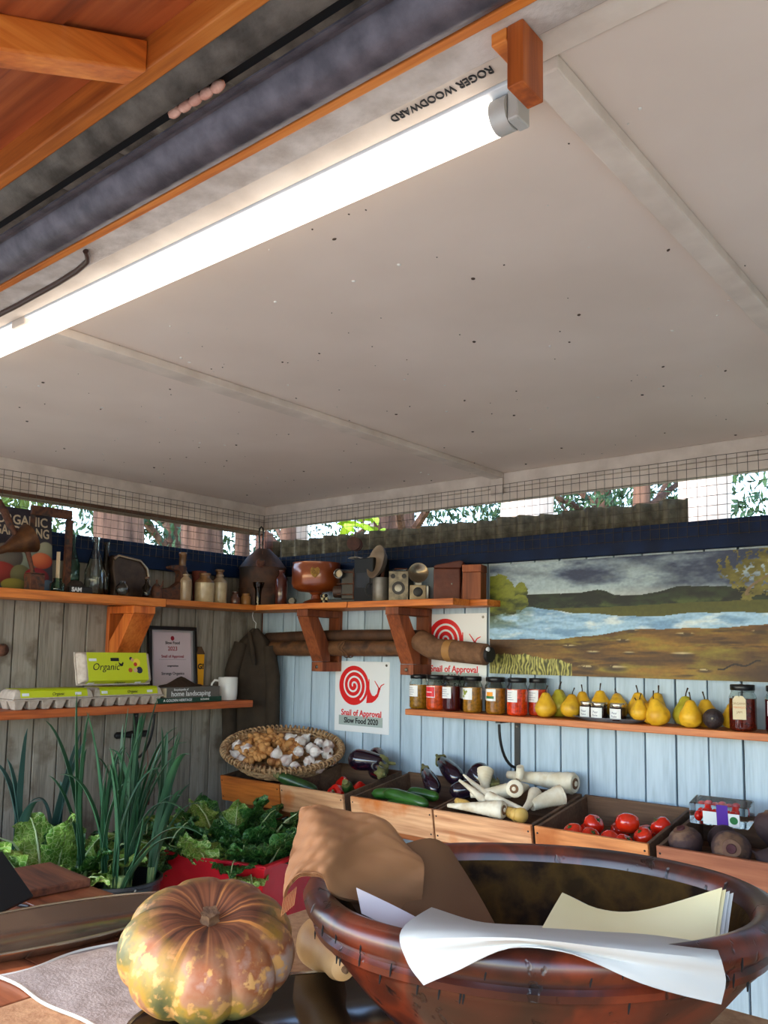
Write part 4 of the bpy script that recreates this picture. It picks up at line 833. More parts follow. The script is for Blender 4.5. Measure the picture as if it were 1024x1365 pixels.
# ------------------------------------------------------------------ leather-wrapped roll slung behind the brackets
ro = T('leather_roll', 'long brown leather-wrapped bundle lying along the wall behind the brackets', 'bundle', (0, 0, 0))
M_lr = mat('old_leather', (74, 48, 30), .6, (108, 72, 44), scale=16, detail=7, col3=(60, 40, 30), bump=.5)
M_lr2 = mat('rough_sacking', (98, 68, 46), .85, (122, 88, 62), scale=40, bump=.7)
MB().tube([(.05, -.042, 1.535), (.08, -.045, 1.548), (.25, -.047, 1.552), (.5, -.047, 1.556), (.75, -.046, 1.556), (.80, -.046, 1.556)], [.012, .017, .0185, .0185, .018, .014], 12).build('upper_strip', mat('dark_leather', (58, 38, 26), .65, (82, 54, 36), scale=20, bump=.4), ro, smooth=True)
MB().tube([(.04, -.046, 1.505), (.06, -.047, 1.508), (.25, -.047, 1.508), (.5, -.047, 1.511), (.78, -.047, 1.512), (.80, -.047, 1.512)], [.022, .0265, .0275, .027, .026, .02], 14).build('lower_strip', M_lr, ro, smooth=True)
for x in (.075, .47, .485): MB().tube([(x + .001 * k, -.0475 - .029 * math.cos(k * math.pi / 8), 1.5085 + .029 * math.sin(k * math.pi / 8)) for k in range(16)], .0022, 5, closed=True).build('cord_binding', M_lr2, ro)
sk = T('sacking_roll', 'rough brown rolled sacking with a taped band crossing the 2024 sign', 'roll', (0, 0, 0))
MB().tube([(.80, -.085, 1.53), (.83, -.088, 1.535), (.86, -.09, 1.522), (.88, -.092, 1.512), (1.0, -.096, 1.503), (1.075, -.098, 1.497), (1.08, -.098, 1.497)], [.02, .036, .036, .033, .033, .032, .024], 14).build('rolled_cloth', M_lr2, sk, smooth=True)
MB().tube([(.935, -.094, 1.5075), (.962, -.095, 1.5065)], .0338, 16).build('tape_band', mat('tan_tape', (156, 112, 62), .6), sk, smooth=True)
MB().tube([(1.0805, -.0985, 1.497), (1.092, -.099, 1.4965)], .023, 12).build('black_end', M_ink, sk, smooth=True)
MB().ell((1.090, -.112, 1.512), (.005, .009, .007), 8, 6).build('white_tuft', M_label, sk, smooth=True)

# ------------------------------------------------------------------ coat on its hanger, auger handle, hanging grip
ct = T('hanging_coat', 'dark brown work coat hanging from a wire hook in the corner', 'coat', (.070, -.098, 1.165), R(50))
M_coat = mat('brown_cloth', (46, 36, 26), .9, (58, 46, 34), scale=20, bump=.4)
rows = [(.415, .012, .014), (.40, .026, .020), (.37, .055, .026), (.33, .078, .03), (.26, .088, .032), (.16, .086, .034), (.06, .088, .036), (-.06, .09, .034)]
MB().grid(lambda u, v: (lambda k, tt: (lambda hw, dp, z: (hw * math.cos(2 * math.pi * u), (dp + .006 * math.sin(10 * math.pi * u)) * math.sin(2 * math.pi * u), z))(rows[k][1] * (1 - tt) + rows[min(k + 1, 7)][1] * tt, rows[k][2] * (1 - tt) + rows[min(k + 1, 7)][2] * tt, rows[k][0] * (1 - tt) + rows[min(k + 1, 7)][0] * tt))(int(min(v * 7, 6.999)), v * 7 - int(min(v * 7, 6.999))), 40, 21).build('coat_body', M_coat, ct, smooth=True)
MB().tube([(-.05, -.015, .36), (-.078, -.02, .26), (-.085, -.024, .12), (-.08, -.026, -.02)], [.026, .028, .027, .026], 12).build('sleeve', M_coat, ct, smooth=True)
MB().tube([(.05, -.02, .35), (.066, -.024, .24), (.07, -.026, .10), (.07, -.026, -.02)], [.024, .028, .027, .026], 12).build('sleeve', M_coat, ct, smooth=True)
MB().tube([(-.022, -.02, .40), (-.01, -.036, .34), (0, -.040, .28)], [.008, .010, .006], 8).build('collar', M_coat, ct, smooth=True)
MB().tube([(0, 0, .41), (.002, 0, .435), (-.008, 0, .446), (-.012, 0, .462), (-.010, 0, .476)], .0015, 6).build('wire_hook', M_label, ct)
au = T('auger_handle', 'black turned wooden auger handle hanging on the grey board wall', 'tool', (.022, -.575, 1.221), A90)
MB().at((0, 0, 0), (0, R(90), 0)).lathe([(.006, -.062), (.011, -.056), (.011, -.04), (.008, -.03), (.010, -.016), (.012, 0), (.010, .016), (.008, .03), (.011, .042), (.011, .056), (.006, .062)], 16).build('grip', M_black, au, smooth=True)
MB().tube([(0, 0, -.012), (0, 0, -.16)], .004, 8).build('shaft', M_black, au, smooth=True)
hg = T('wooden_grip', 'reddish turned wooden grip hanging on a cord below the auger', 'tool', (.03, -.513, 1.05), A90)
MB().lathe([(.007, -.06), (.010, -.056), (.010, .03), (.0115, .036), (.011, .045), (.004, .052)], 14).build('grip', mat('red_wood', (84, 40, 34), .5, (100, 52, 42), scale=30), hg, smooth=True)
MB().tube([(0, 0, .05), (0, .004, .10), (0, .02, .16)], .0012, 5).build('cord', mat('red_cord', (120, 70, 50), .8), hg)
kn = T('peg', 'dark round wooden peg on the grey wall boards', 'peg', (.001, -1.02, 1.49), A90)
MB().at((0, -.002, 0), (R(90), 0, 0)).lathe([(.010, 0), (.012, .006), (.018, .016), (.018, .026), (.010, .034), (.001, .036)], 16).build('knob', M_rust, kn, smooth=True)
# ------------------------------------------------------------------ produce crates on a sloping ledge
TH = R(8.7); CO = (-.31, .998)
def cw(x, y, z): return Vector((x, CO[0] + y * math.cos(TH) - z * math.sin(TH), CO[1] + y * math.sin(TH) + z * math.cos(TH)))
ld_ = T('crate_ledge', 'timber ledge on brackets carrying the row of produce crates', 'ledge', (0, CO[0], CO[1] - .001), rx=TH)
for k, (y0, y1) in enumerate(((.02, .12), (.15, .26))): MB().box(.22, 2.4, y0, y1, -.022, -.001).build('plank', M_shelf, ld_, bev=.002)
for x in (.35, .95, 1.55, 2.2): MB().box(x, x + .03, .03, .27, -.055, -.0225).build('bearer', M_brown, ld_, bev=.002)
def crate(label, x0, x1, m=M_crate, h=.083, d=.285):
    t = T('produce_crate', label, 'crate', (x0, CO[0], CO[1]), rx=TH, group='produce crates along the back wall'); w = x1 - x0; q = .009
    fm = MB().box(0, w, 0, q, 0, h).build('front_board', m, t, bev=.0015)
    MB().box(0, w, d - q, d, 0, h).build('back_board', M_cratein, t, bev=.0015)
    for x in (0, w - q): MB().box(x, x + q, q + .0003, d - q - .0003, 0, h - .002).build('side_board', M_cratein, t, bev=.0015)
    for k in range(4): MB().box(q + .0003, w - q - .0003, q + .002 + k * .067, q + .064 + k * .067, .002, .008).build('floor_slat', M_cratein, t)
    for x in (.008, w - .008):
        for z in (.014, h - .016): MB().at((x, -.0002, z), (R(90), 0, 0)).lathe([(.0028, 0), (.0015, .0008)], 6).build('nail', M_ink, t)
    return t
crate('orange timber crate under the oval basket', .167, .450, M_orange)
crate('pale timber crate of red peppers and zucchini', .456, .722)
crate('timber crate of eggplants and cucumbers', .752, 1.046)
crate('timber crate heaped with parsnips', 1.052, 1.348)
crate('timber crate of red tomatoes', 1.358, 1.645, wood('crate_timber_warm', (150, 78, 34), (204, 128, 70), (226, 158, 96), axis=0, scale=12, rough=.6, bump=.3, stain=((170, 90, 30), 8)))
crate('reddish timber crate of beetroots', 1.664, 2.0, wood('crate_timber_red', (120, 62, 38), (168, 98, 64), (190, 122, 84), axis=0, scale=12, rough=.6, bump=.3))

def aim(A, B):
    d = (Vector(B) - Vector(A)).normalized(); return d.to_track_quat('Z', 'Y').to_euler()
def long_mesh(L, rf, n=16, m=14, bend=0, lobes=0):
    mb = MB(); pts = []; rr = []
    for i in range(m + 1):
        t = i / m; pts.append((bend * math.sin(math.pi * t), 0, L * t)); rr.append(max(.0008, rf(t)))
    mb.tube(pts, rr, n); return mb
def long_thing(name, label, cat, A, B, rf, m, group=None, bend=0, part='flesh', n=16, k=14):
    L = (Vector(B) - Vector(A)).length; t = T(name, label, cat, A, 0, group); t.rotation_euler = aim(A, B)
    long_mesh(L, rf, n, k, bend).build(part, m, t, smooth=True); return t, L
# eggplants
M_egg = mat('eggplant_skin', (20, 12, 26), .18, (30, 16, 34), scale=8, coat=.8)
M_calyx = mat('eggplant_calyx', (86, 90, 44), .7, (122, 116, 70), scale=40, bump=.4)
def eggplant(label, A, B, r):
    def rf(t): return r * ((.50 + .5 * math.sin(min(1, t / .72) * math.pi / 2)) if t < .72 else math.sqrt(max(0, 1 - ((t - .72) / .285) ** 2)))
    t, L = long_thing('eggplant', label, 'eggplant', A, B, rf, M_egg, 'eggplants in the crates', k=20)
    MB().lathe([(.004, -.028), (.0055, -.02), (.006, -.006), (r * .5, -.002), (r * .66, .010), (r * .70, .022), (r * .60, .012), (r * .45, .002)], 15, fn=lambda g, rr, z: rr * (1 + (.16 * math.cos(5 * g) if z > .005 else 0))).build('calyx', M_calyx, t, smooth=True)
eggplant('large eggplant lying at the back by the oval basket', (.70, -.09, 1.150), (.585, -.145, 1.158), .034)
eggplant('eggplant with a big green cap resting by the sign', (.715, -.125, 1.128), (.62, -.055, 1.176), .030)
eggplant('small eggplant showing its stalk end beside the zucchini tip', (.745, -.17, 1.130), (.655, -.10, 1.125), .026)
eggplant('eggplant slanting down beside the cucumbers', (.872, -.12, 1.150), (.972, -.20, 1.102), .024)
eggplant('glossy long eggplant behind the slanting one', (.885, -.06, 1.176), (1.005, -.13, 1.130), .028)
eggplant('round dark eggplant against the wall by the parsnips', (1.105, -.10, 1.118), (1.015, -.075, 1.158), .038)
eggplant('dark eggplant leaning behind the pale parsnip tips', (1.110, -.135, 1.130), (1.02, -.20, 1.108), .026)
# cucumbers, zucchini, peppers
M_cuc = mat('cucumber_skin', (30, 72, 24), .35, (52, 100, 34), scale=14, coat=.3, bump=.15)
M_zuc = mat('zucchini_skin', (22, 52, 22), .35, (44, 80, 34), scale=50, coat=.3)
def capsule(r): return lambda t: r * math.sqrt(max(.03, 1 - abs(2 * t - 1) ** 5))
for A, B, r, lab in (((.775, -.25, 1.082), (.885, -.245, 1.092), .0165, 'dark cucumber lying furthest into the crate corner'), ((.83, -.262, 1.094), (.995, -.268, 1.078), .019, 'long bright green cucumber lying on top'), ((.85, -.278, 1.066), (.985, -.288, 1.062), .016, 'cucumber lying under the long bright one'), ((.88, -.215, 1.096), (.985, -.205, 1.090), .0165, 'cucumber beside the slanting eggplant')):
    t, L = long_thing('cucumber', lab, 'cucumber', A, B, capsule(r), M_cuc, 'cucumbers in the crate', bend=.005)
    MB().lathe([(.004, -.001), (.003, .002), (.001, .003)], 8).build('tip', M_calyx, t)
for A, B, r, lab in (((.438, -.318, 1.108), (.54, -.235, 1.058), .019, 'zucchini poking over the crate edge below the basket'), ((.700, -.285, 1.108), (.655, -.20, 1.048), .0175, 'upright zucchini end among the red peppers')):
    t, L = long_thing('zucchini', lab, 'zucchini', A, B, capsule(r), M_zuc, 'zucchini in the crate')
    MB().lathe([(.009, -.010), (.008, -.004), (.012, .004), (.013, .007)], 10).build('stem_end', M_calyx, t, smooth=True)
M_pep = mat('red_pepper', (206, 18, 12), .2, (226, 34, 18), scale=10, coat=.7)
for k, (x, y, z) in enumerate(((.60, .11, .040), (.655, .145, .042), (.715 - .03, .10, .032), (.56, .18, .038))):
    t = T('red_pepper', 'shiny red pepper lying in the crate beside the zucchini', 'pepper', cw(x, y, z), random.uniform(0, 6), 'red peppers in the crate', rx=R(70))
    MB().lathe([(.008, -.034), (.018, -.032), (.024, -.015), (.027, .01), (.024, .026), (.012, .030), (.006, .025)], 20, fn=lambda g, r, z_: r * (1 + .09 * math.cos(4 * g))).build('flesh', M_pep, t, smooth=True)
    MB().tube([(0, 0, .024), (0, .002, .034), (.004, .003, .042)], [.005, .0035, .004], 8).build('stem', M_calyx, t, smooth=True)
# parsnips
M_par = mat('parsnip_skin', (214, 198, 166), .6, (232, 222, 200), scale=18, detail=7, col3=(196, 168, 122), lo=.3, hi=.75, bump=.4)
M_parb = mat('parsnip_crown', (92, 62, 42), .8, (128, 92, 62), scale=60, bump=.6)
def parsnip(label, A, B, r, tip=.12):
    r *= 1.18
    t, L = long_thing('parsnip', label, 'parsnip', A, B, lambda t_: r * (.80 if t_ == 0 else (.96 if t_ < .09 else 1 - (1 - tip) * ((t_ - .07) / .93) ** .8)) * (1 + .03 * math.sin(t_ * 60)), M_par, 'parsnips heaped in the crate', bend=random.uniform(-.006, .006), k=26)
    MB().lathe([(r * .5, -.0015), (r * .52, .001)], 12).build('crown_ring', M_parb, t); MB().lathe([(r * .22, -.004), (r * .25, .0)], 10).build('leaf_scar', M_par, t)
parsnip('broad parsnip lying along the crate front with its cut crown outward', (1.245, -.278, 1.098), (1.085, -.302, 1.093), .0215, .2)
parsnip('thick parsnip lying along the back against the wall', (1.335, -.055, 1.150), (1.12, -.05, 1.152), .026, .35)
parsnip('parsnip pointing straight out with its round crown end showing', (1.232, -.205, 1.142), (1.20, -.08, 1.130), .0205, .3)
parsnip('plump parsnip standing upright behind the pile', (1.092, -.125, 1.172), (1.115, -.165, 1.105), .021, .4)
parsnip('stubby parsnip next to the tomato crate', (1.335, -.125, 1.130), (1.285, -.205, 1.105), .024, .5)
parsnip('thin parsnip with its tip sticking up over the eggplant', (1.150, -.215, 1.098), (1.075, -.235, 1.152), .012, .25)
parsnip('slim tan parsnip crossing behind the sticking-up tip', (1.165, -.195, 1.102), (1.06, -.19, 1.160), .012, .2)
parsnip('forked parsnip lying across the middle of the pile', (1.19, -.15, 1.128), (1.10, -.215, 1.112), .018, .4)
parsnip('parsnip leaning down over the front boards', (1.265, -.15, 1.130), (1.285, -.255, 1.096), .016, .3)
parsnip('long thin parsnip lying under the round crown end', (1.165, -.23, 1.118), (1.285, -.245, 1.100), .013, .3)
parsnip('short parsnip piece standing up beside the wall', (1.175, -.085, 1.150), (1.182, -.088, 1.185), .011, .8)
M_yam = mat('yam_skin', (206, 160, 76), .55, (220, 184, 104), scale=22, bump=.3)
for k, (x, y, z, r, lab) in enumerate(((1.265, -.262, 1.088, .02, 'yellow knobbly root beside the broad parsnip crown'), (1.235, -.235, 1.085, .016, 'small yellow root half under the parsnips'), (1.10, -.255, 1.095, .014, 'small yellow root beside the thin parsnip tip'))):
    t = T('yellow_root', lab, 'root', (x, y, z), random.uniform(0, 3), 'yellow roots among the parsnips'); m = MB()
    for j in range(4): m.at((0, 0, 0)).ell((-.03 + .02 * j, random.uniform(-.004, .004), random.uniform(-.002, .004)), (.016, r * (1 - .12 * j), r * (1 - .12 * j)), 12, 8, .03)
    m.build('flesh', M_yam, t, smooth=True)
# tomatoes
M_tom = mat('tomato_skin', (196, 22, 10), .2, (214, 50, 20), scale=6, coat=.7)
tp = T('tomato', 'red tomato lying in the timber crate', 'tomato', (0, 0, 0), 0, 'tomatoes in the crate')
MB().lathe([(.001, -.020), (.012, -.019), (.022, -.012), (.0255, 0), (.023, .012), (.014, .0185), (.005, .017), (.001, .0155)], 22, fn=lambda g, r, z: r * (1 + .03 * math.cos(5 * g))).build('flesh', M_tom, tp, smooth=True)
MB().lathe([(.007, .0165), (.004, .019), (.0012, .0195), (.001, .026)], 10, fn=lambda g, r, z: r * (1 + (.4 * math.cos(5 * g) if r > .005 else 0))).build('calyx', mat('tomato_calyx', (50, 80, 30), .7), tp, smooth=True)
used = []
for (x, y, z, s) in ((1.435, .052, .062, .98), (1.462, .112, .068, 1), (1.484, .046, .060, .95), (1.528, .058, .058, .9), (1.545, .125, .078, 1.15), (1.535, .028 + .012, .030, .8), (1.572, .040, .060, .92), (1.600, .085, .066, .92), (1.618, .150, .074, .98), (1.42, .17, .03, 1), (1.49, .20, .03, 1), (1.40, .10, .03, .95), (1.56, .20, .03, 1), (1.44, .06, .026, .9), (1.50, .11, .026, 1), (1.58, .05, .026, .9), (1.615, .10, .026, .9)):
    place(tp, used, cw(x, y, z), (random.uniform(-.8, .8), random.uniform(-.8, .8), random.uniform(0, 6)), s)
# beetroots
def beet_mat():
    m, n, l, b = _base('beetroot_skin'); v = _coords(n, l, (1, 1, 1), False)
    sx_ = n.new('ShaderNodeSeparateXYZ'); l.new(v, sx_.inputs[0]); nz = n.new('ShaderNodeTexNoise'); nz.inputs['Scale'].default_value = 60; nz.inputs['Detail'].default_value = 6; l.new(v, nz.inputs['Vector'])
    ad = n.new('ShaderNodeMath'); ad.operation = 'MULTIPLY_ADD'; ad.inputs[1].default_value = .03; l.new(nz.outputs['Fac'], ad.inputs[0]); l.new(sx_.outputs['Z'], ad.inputs[2])
    r = _ramp(n, [(0, lin((52, 34, 36))), (.034, lin((66, 44, 44))), (.042, lin((118, 88, 66))), (.055, lin((96, 62, 50)))]); l.new(ad.outputs[0], r.inputs[0]); l.new(r.outputs[0], b.inputs['Base Color'])
    bp = n.new('ShaderNodeBump'); bp.inputs['Strength'].default_value = .6; bp.inputs['Distance'].default_value = .004; l.new(nz.outputs['Fac'], bp.inputs['Height']); l.new(bp.outputs[0], b.inputs['Normal']); b.inputs['Roughness'].default_value = .75
    return m
M_beet = beet_mat()
bt = T('beetroot', 'muddy beetroot', 'beetroot', (0, 0, 0), 0, 'beetroots in the crate')
MB().lathe([(.001, -.050), (.003, -.042), (.012, -.033), (.026, -.022), (.034, -.004), (.034, .010), (.028, .022), (.018, .027), (.016, .032), (.010, .033), (.001, .030)], 22, fn=lambda g, r, z: r * (1 + .03 * math.sin(3 * g + 60 * z))).build('root', M_beet, bt, smooth=True)
MB().lathe([(.009, .0325), (.008, .036), (.001, .035)], 10).build('leaf_scar', mat('beet_scar', (70, 28, 34), .7), bt)
used = []
for (x, y, z, s, rot, lab) in ((1.708, .062, .076, 1.08, (R(20), R(-10), 0), 'beetroot in the crate corner beside the tomatoes'), (1.770, .125, .074, .95, (R(-120), R(20), 0), 'smooth dark beetroot in front of the plastic punnet'), (1.808, .058, .078, 1.2, (R(75), 0, R(18)), 'beetroot facing outward showing its ringed crown'), (1.862, .175, .100, 1.05, (R(-10), R(20), 1), 'large beetroot with a pointed top against the wall'), (1.898, .062, .060, 1.1, (R(120), R(30), 2), 'beetroot lying low beside the outward-facing one'), (1.93, .16, .075, 1.15, (R(60), R(-30), 1), 'beetroot behind the low one at the crate end'), (1.745, .045, .032, .7, (R(100), 0, 1), 'small beetroot wedged between two larger ones')):
    place(bt, used, cw(x, y, z), rot, s, lab)
pn = T('plastic_punnet', 'clear plastic punnet of red fruit with purple and white labels', 'punnet', cw(1.745, .205, .085), R(4), rx=TH)
MB().box(-.066, .066, -.034, .034, 0, .050).build('clear_box', mat('clear_plastic', (240, 244, 246), .08, trans=1, ior=1.2), pn, bev=.004)
for k in range(12): MB().ell((-.048 + .0155 * (k % 6), -.016 + .030 * (k // 6), .016 + .008 * (k % 2)), (.010, .012, .0125), 10, 8).build('fruit', M_pep, pn, smooth=True)
MB().box(-.003, .022, -.0352, -.0344, .004, .052).build('purple_label', mat('purple_print', (84, 40, 150), .5), pn)
MB().box(-.034, -.0035, -.0355, -.0345, .004, .034).build('white_label', M_label, pn)
wl_ = MB().box(.0225, .047, -.0355, -.0345, .004, .034).build('white_label', M_label, pn)
MB().at((.0345, -.0356, .019), (R(90), 0, 0)).lathe([(.009, 0), (.009, .0004)], 16).build('green_seal', mat('seal_green', (40, 110, 60), .5), wl_)

# ------------------------------------------------------------------ oval basket of ginger and garlic
bkM = Euler((R(21), 0, R(46))).to_matrix()
RC = Vector((.352, -.212, 1.173)); base = RC - bkM @ Vector((0, 0, .055))
bs_ = T('woven_basket', 'shallow oval woven cane basket tilted on the crates', 'basket', base); bs_.rotation_euler = (R(21), 0, R(46))
M_cane = mat('cane', (150, 110, 72), .7, (186, 150, 108), scale=50, col3=(112, 80, 52), bump=.5, rnd=.15)
AX, BX = .196, .150
MB().lathe([(.70, 0), (.72, .004), (.72, .006), (.001, .006)], 40, sx=AX, sy=BX).build('floor_mat', M_cane, bs_)
for k in range(7):
    s = .74 + .24 * (k / 6) ** .8; z = .005 + .0085 * k
    MB().tube([(AX * s * math.cos(g), BX * s * math.sin(g), z + .0012 * math.sin(24 * g + k * math.pi)) for g in [i * 2 * math.pi / 72 for i in range(72)]], .0052, 6, closed=True).build('coil', M_cane, bs_, smooth=True)
stitch = MB().tube([(.010 * math.cos(a), 0, .010 * math.sin(a)) for a in [i * 2 * math.pi / 10 for i in range(10)]], .0034, 5, sx=1, closed=True).mesh('rim_stitch', True); stitch.materials.append(M_cane)
for k in range(78):
    g = k * 2 * math.pi / 78; o = link(stitch, 'rim_stitch', bs_, (AX * math.cos(g), BX * math.sin(g), .058), (R(random.uniform(-12, 12)), 0, math.atan2(BX * math.sin(g), AX * math.cos(g)) + R(18)))
def bw(x, y, z): return base + bkM @ Vector((x, y, z))
M_gar = mat('garlic_skin', (216, 204, 192), .55, (232, 224, 216), scale=30, stretch=(1, 1, .2), col3=(186, 160, 150), bump=.15)
gp = T('garlic_bulb', 'white garlic bulb heaped in the oval basket', 'garlic', (0, 0, 0), 0, 'garlic bulbs in the basket')
MB().lathe([(.004, -.018), (.012, -.0175), (.0195, -.010), (.0215, -.001), (.018, .009), (.012, .016), (.006, .021), (.004, .026), (.003, .030), (.001, .0305)], 24, fn=lambda g, r, z: r * (1 + .07 * math.cos(8 * g) * (1 if r > .006 else 0))).build('cloves', M_gar, gp, smooth=True)
MB().lathe([(.0045, -.0195), (.005, -.0175), (.003, -.017)], 8).build('root_plate', M_parb, gp)
used = []
for (x, y, z) in ((-.155, -.025, .045), (-.150, .03, .05), (-.135, -.06, .045), (-.12, -.012, .062), (.01, -.085, .058), (.05, -.05, .072), (.04, -.105, .045), (.085, -.085, .055), (.09, -.02, .068), (.12, .035, .06), (.145, -.03, .058), (.15, .012, .062), (.105, -.055, .075), (.055, .02, .07), (.075, .075, .055), (.02, .065, .06), (.115, -.095, .042), (-.02, -.055, .065), (.16, -.065, .048)):
    place(gp, used, bw(x, y, z), tuple(Vector((random.uniform(-1.6, 1.6), random.uniform(-1.6, 1.6), random.uniform(0, 6)))), random.uniform(.8, 1.02))
M_gin = mat('ginger_skin', (176, 116, 58), .65, (200, 146, 86), scale=26, detail=6, col3=(146, 90, 46), bump=.5, rnd=.12)
gms = []
for v_ in range(4):
    m = MB(); p = Vector((-.022, 0, 0))
    for j in range(5):
        m.at(p, (0, 0, random.uniform(-.6, .6))).ell((0, 0, 0), (random.uniform(.011, .016), random.uniform(.009, .012), random.uniform(.008, .011)), 10, 7, .05)
        if random.random() < .8: m.at(p + Vector((0, random.choice((-1, 1)) * .012, .004))).ell((0, 0, 0), (.007, .010, .008), 9, 6, .05)
        p += Vector((.011, random.uniform(-.005, .005), random.uniform(-.003, .003)))
    me = m.mesh('ginger_root', True); me.materials.append(M_gin); gms.append(me)
for k in range(26):
    t_ = random.random() * 6.28; q = math.sqrt(random.random()); x = -.05 + .085 * q * math.cos(t_); y = .0 + .105 * q * math.sin(t_)
    z = .045 + .03 * (1 - q) + .004 * (k % 3)
    o = T('ginger_root', 'knobbly tan ginger root piled in the oval basket', 'ginger', bw(x, y, z), 0, 'ginger roots in the basket'); o.rotation_euler = (random.uniform(-.6, .6), random.uniform(-.6, .6), random.uniform(0, 6))
    o.scale = (1.25, 1.25, 1.25); link(gms[k % 4], 'rhizome', o)
# ------------------------------------------------------------------ low bench with tubs of greens
lbn = T('low_bench', 'low timber bench under the tubs of greens', 'bench', (0, 0, 0))
for k in range(4): MB().box(.06 + k * .2,   .255 + k * .2, -1.13, -.2, .60, .622).build('plank', M_brown, lbn, bev=.002)
for x, y in ((.1, -1.09), (.78, -1.09), (.1, -.25), (.78, -.25)): MB().box(x, x + .05, y - .025, y + .025, 0.0005, .5995).build('leg', M_brown, lbn)
def leaf_mat(name, c1, c2, vein, sc=55):
    m, n, l, b = _base(name); v = _coords(n, l, (1, 1, 1)); vo = n.new('ShaderNodeTexVoronoi'); vo.feature = 'DISTANCE_TO_EDGE'; vo.inputs['Scale'].default_value = sc; l.new(v, vo.inputs['Vector'])
    nz = n.new('ShaderNodeTexNoise'); nz.inputs['Scale'].default_value = 18; l.new(v, nz.inputs['Vector'])
    r1 = _ramp(n, [(.35, lin(c1)), (.65, lin(c2))]); l.new(nz.outputs['Fac'], r1.inputs[0]); r2_ = _ramp(n, [(0, (1, 1, 1, 1)), (.05, (0, 0, 0, 1))]); l.new(vo.outputs['Distance'], r2_.inputs[0])
    mi = n.new('ShaderNodeMix'); mi.data_type = 'RGBA'; l.new(r2_.outputs[0], mi.inputs['Factor']); l.new(r1.outputs[0], mi.inputs['A']); mi.inputs['B'].default_value = lin(vein); l.new(mi.outputs['Result'], b.inputs['Base Color'])
    bp = n.new('ShaderNodeBump'); bp.inputs['Strength'].default_value = .8; bp.inputs['Distance'].default_value = .006; l.new(vo.outputs['Distance'], bp.inputs['Height']); l.new(bp.outputs[0], b.inputs['Normal'])
    b.inputs['Roughness'].default_value = .38; b.inputs['Subsurface Weight'].default_value = .1; b.inputs['Subsurface Radius'].default_value = (.01, .02, .005); b.inputs['Subsurface Scale'].default_value = .2; return m
M_ch = leaf_mat('chard_leaf', (24, 64, 24), (48, 100, 38), (120, 160, 84), 80); M_chl = leaf_mat('chard_leaf_light', (92, 138, 48), (146, 178, 76), (206, 218, 146), 80)
M_rib = mat('chard_rib', (190, 206, 150), .5)
def chard_leaf(seed, L=.2, W=.062, droop=.5):
    rs = random.Random(seed); ph = [rs.uniform(0, 6) for _ in range(4)]
    def f(u, v):
        t = v; s = (u - .5) * 2; wd = W * (math.sin(math.pi * min(1, .08 + .95 * t)) ** .6) * (1 + .10 * math.sin(18 * t + ph[0]))
        a = droop * t * t; z = L * (t - .25 * droop * t ** 3); y = -L * .5 * a
        ruf = .010 * abs(s) * math.sin(26 * t + ph[1] + s * 3) + .006 * math.sin(34 * t + ph[2]) * math.sin(5 * s * math.pi + ph[3])
        return (wd * s, y + ruf - .02 * abs(s) * (1 - t) + .012 * s * s, z + .006 * math.sin(20 * t + 5 * s + ph[2]))
    m = MB().grid(f, 12, 22).mesh('leaf', True); r = MB().tube([(0, -L * .5 * droop * t ** 4 - .003, L * (t - .25 * droop * t ** 3)) for t in [-.35, -.2, 0, .2, .4, .6, .8, .95]], [.006, .006, .005, .004, .003, .0022, .0015, .001], 6).mesh('rib', True); r.materials.append(M_rib); return m, r
CL = []
for k in range(6):
    m, r = chard_leaf(k, .19 + .02 * (k % 3), .055 + .008 * (k % 2), (.3, .6, .9)[k % 3]); m2 = m.copy(); m.materials.append(M_ch); m2.materials.append(M_chl); CL.append((m, m2, r))
def bunch(name, label, cat, loc, n, spread, tilt, seed, group=None, light=.25, sc=1, rz=0):
    t = T(name, label, cat, loc, rz, group); rs = random.Random(seed)
    for k in range(n):
        a, b, r = CL[rs.randrange(6)]; q = math.sqrt((k + .5) / n); g = k * 2.4 + rs.uniform(-.3, .3); x = spread[0] * q * math.cos(g); y = spread[1] * q * math.sin(g)
        dirn = math.atan2(y / spread[1], x / spread[0]); lean = tilt * q * rs.uniform(.7, 1.25)
        s = sc * rs.uniform(.8, 1.15)
        o = link(b if rs.random() < light else a, 'leaf', t, (x, y, rs.uniform(-.01, .02)), (0, 0, 0), (s, s, s)); o.rotation_mode = 'XYZ'
        o.rotation_euler = (Matrix.Rotation(dirn + math.pi / 2, 3, 'Z') @ Matrix.Rotation(lean, 3, 'X')).to_euler()
        link(r, 'rib', o)
    return t
# red crate with chard
rc = T('red_plastic_crate', 'bright red plastic tub holding the bushy chard', 'tub', (.425, -.47, .6225), R(12))
M_rp = mat('red_plastic', (206, 22, 38), .35, (222, 36, 50), scale=10)
w0, d0, w1, d1, hh = .165, .11, .215, .15, .285
o_ = [(-1, -1), (1, -1), (1, 1), (-1, 1)]
m = MB(); vs_ = [(sx * w0, sy * d0, 0) for sx, sy in o_] + [(sx * w1, sy * d1, hh) for sx, sy in o_] + [(sx * (w1 - .004), sy * (d1 - .004), hh) for sx, sy in o_] + [(sx * (w0 - .004), sy * (d0 - .004), .004) for sx, sy in o_]
m.add(vs_, [(3, 2, 1, 0)] + [(i, (i + 1) % 4, 4 + (i + 1) % 4, 4 + i) for i in range(4)] + [(4 + i, 4 + (i + 1) % 4, 8 + (i + 1) % 4, 8 + i) for i in range(4)] + [(8 + i, 8 + (i + 1) % 4, 12 + (i + 1) % 4, 12 + i) for i in range(4)] + [(12, 13, 14, 15)])
m.build('tub_shell', M_rp, rc, bev=.004)
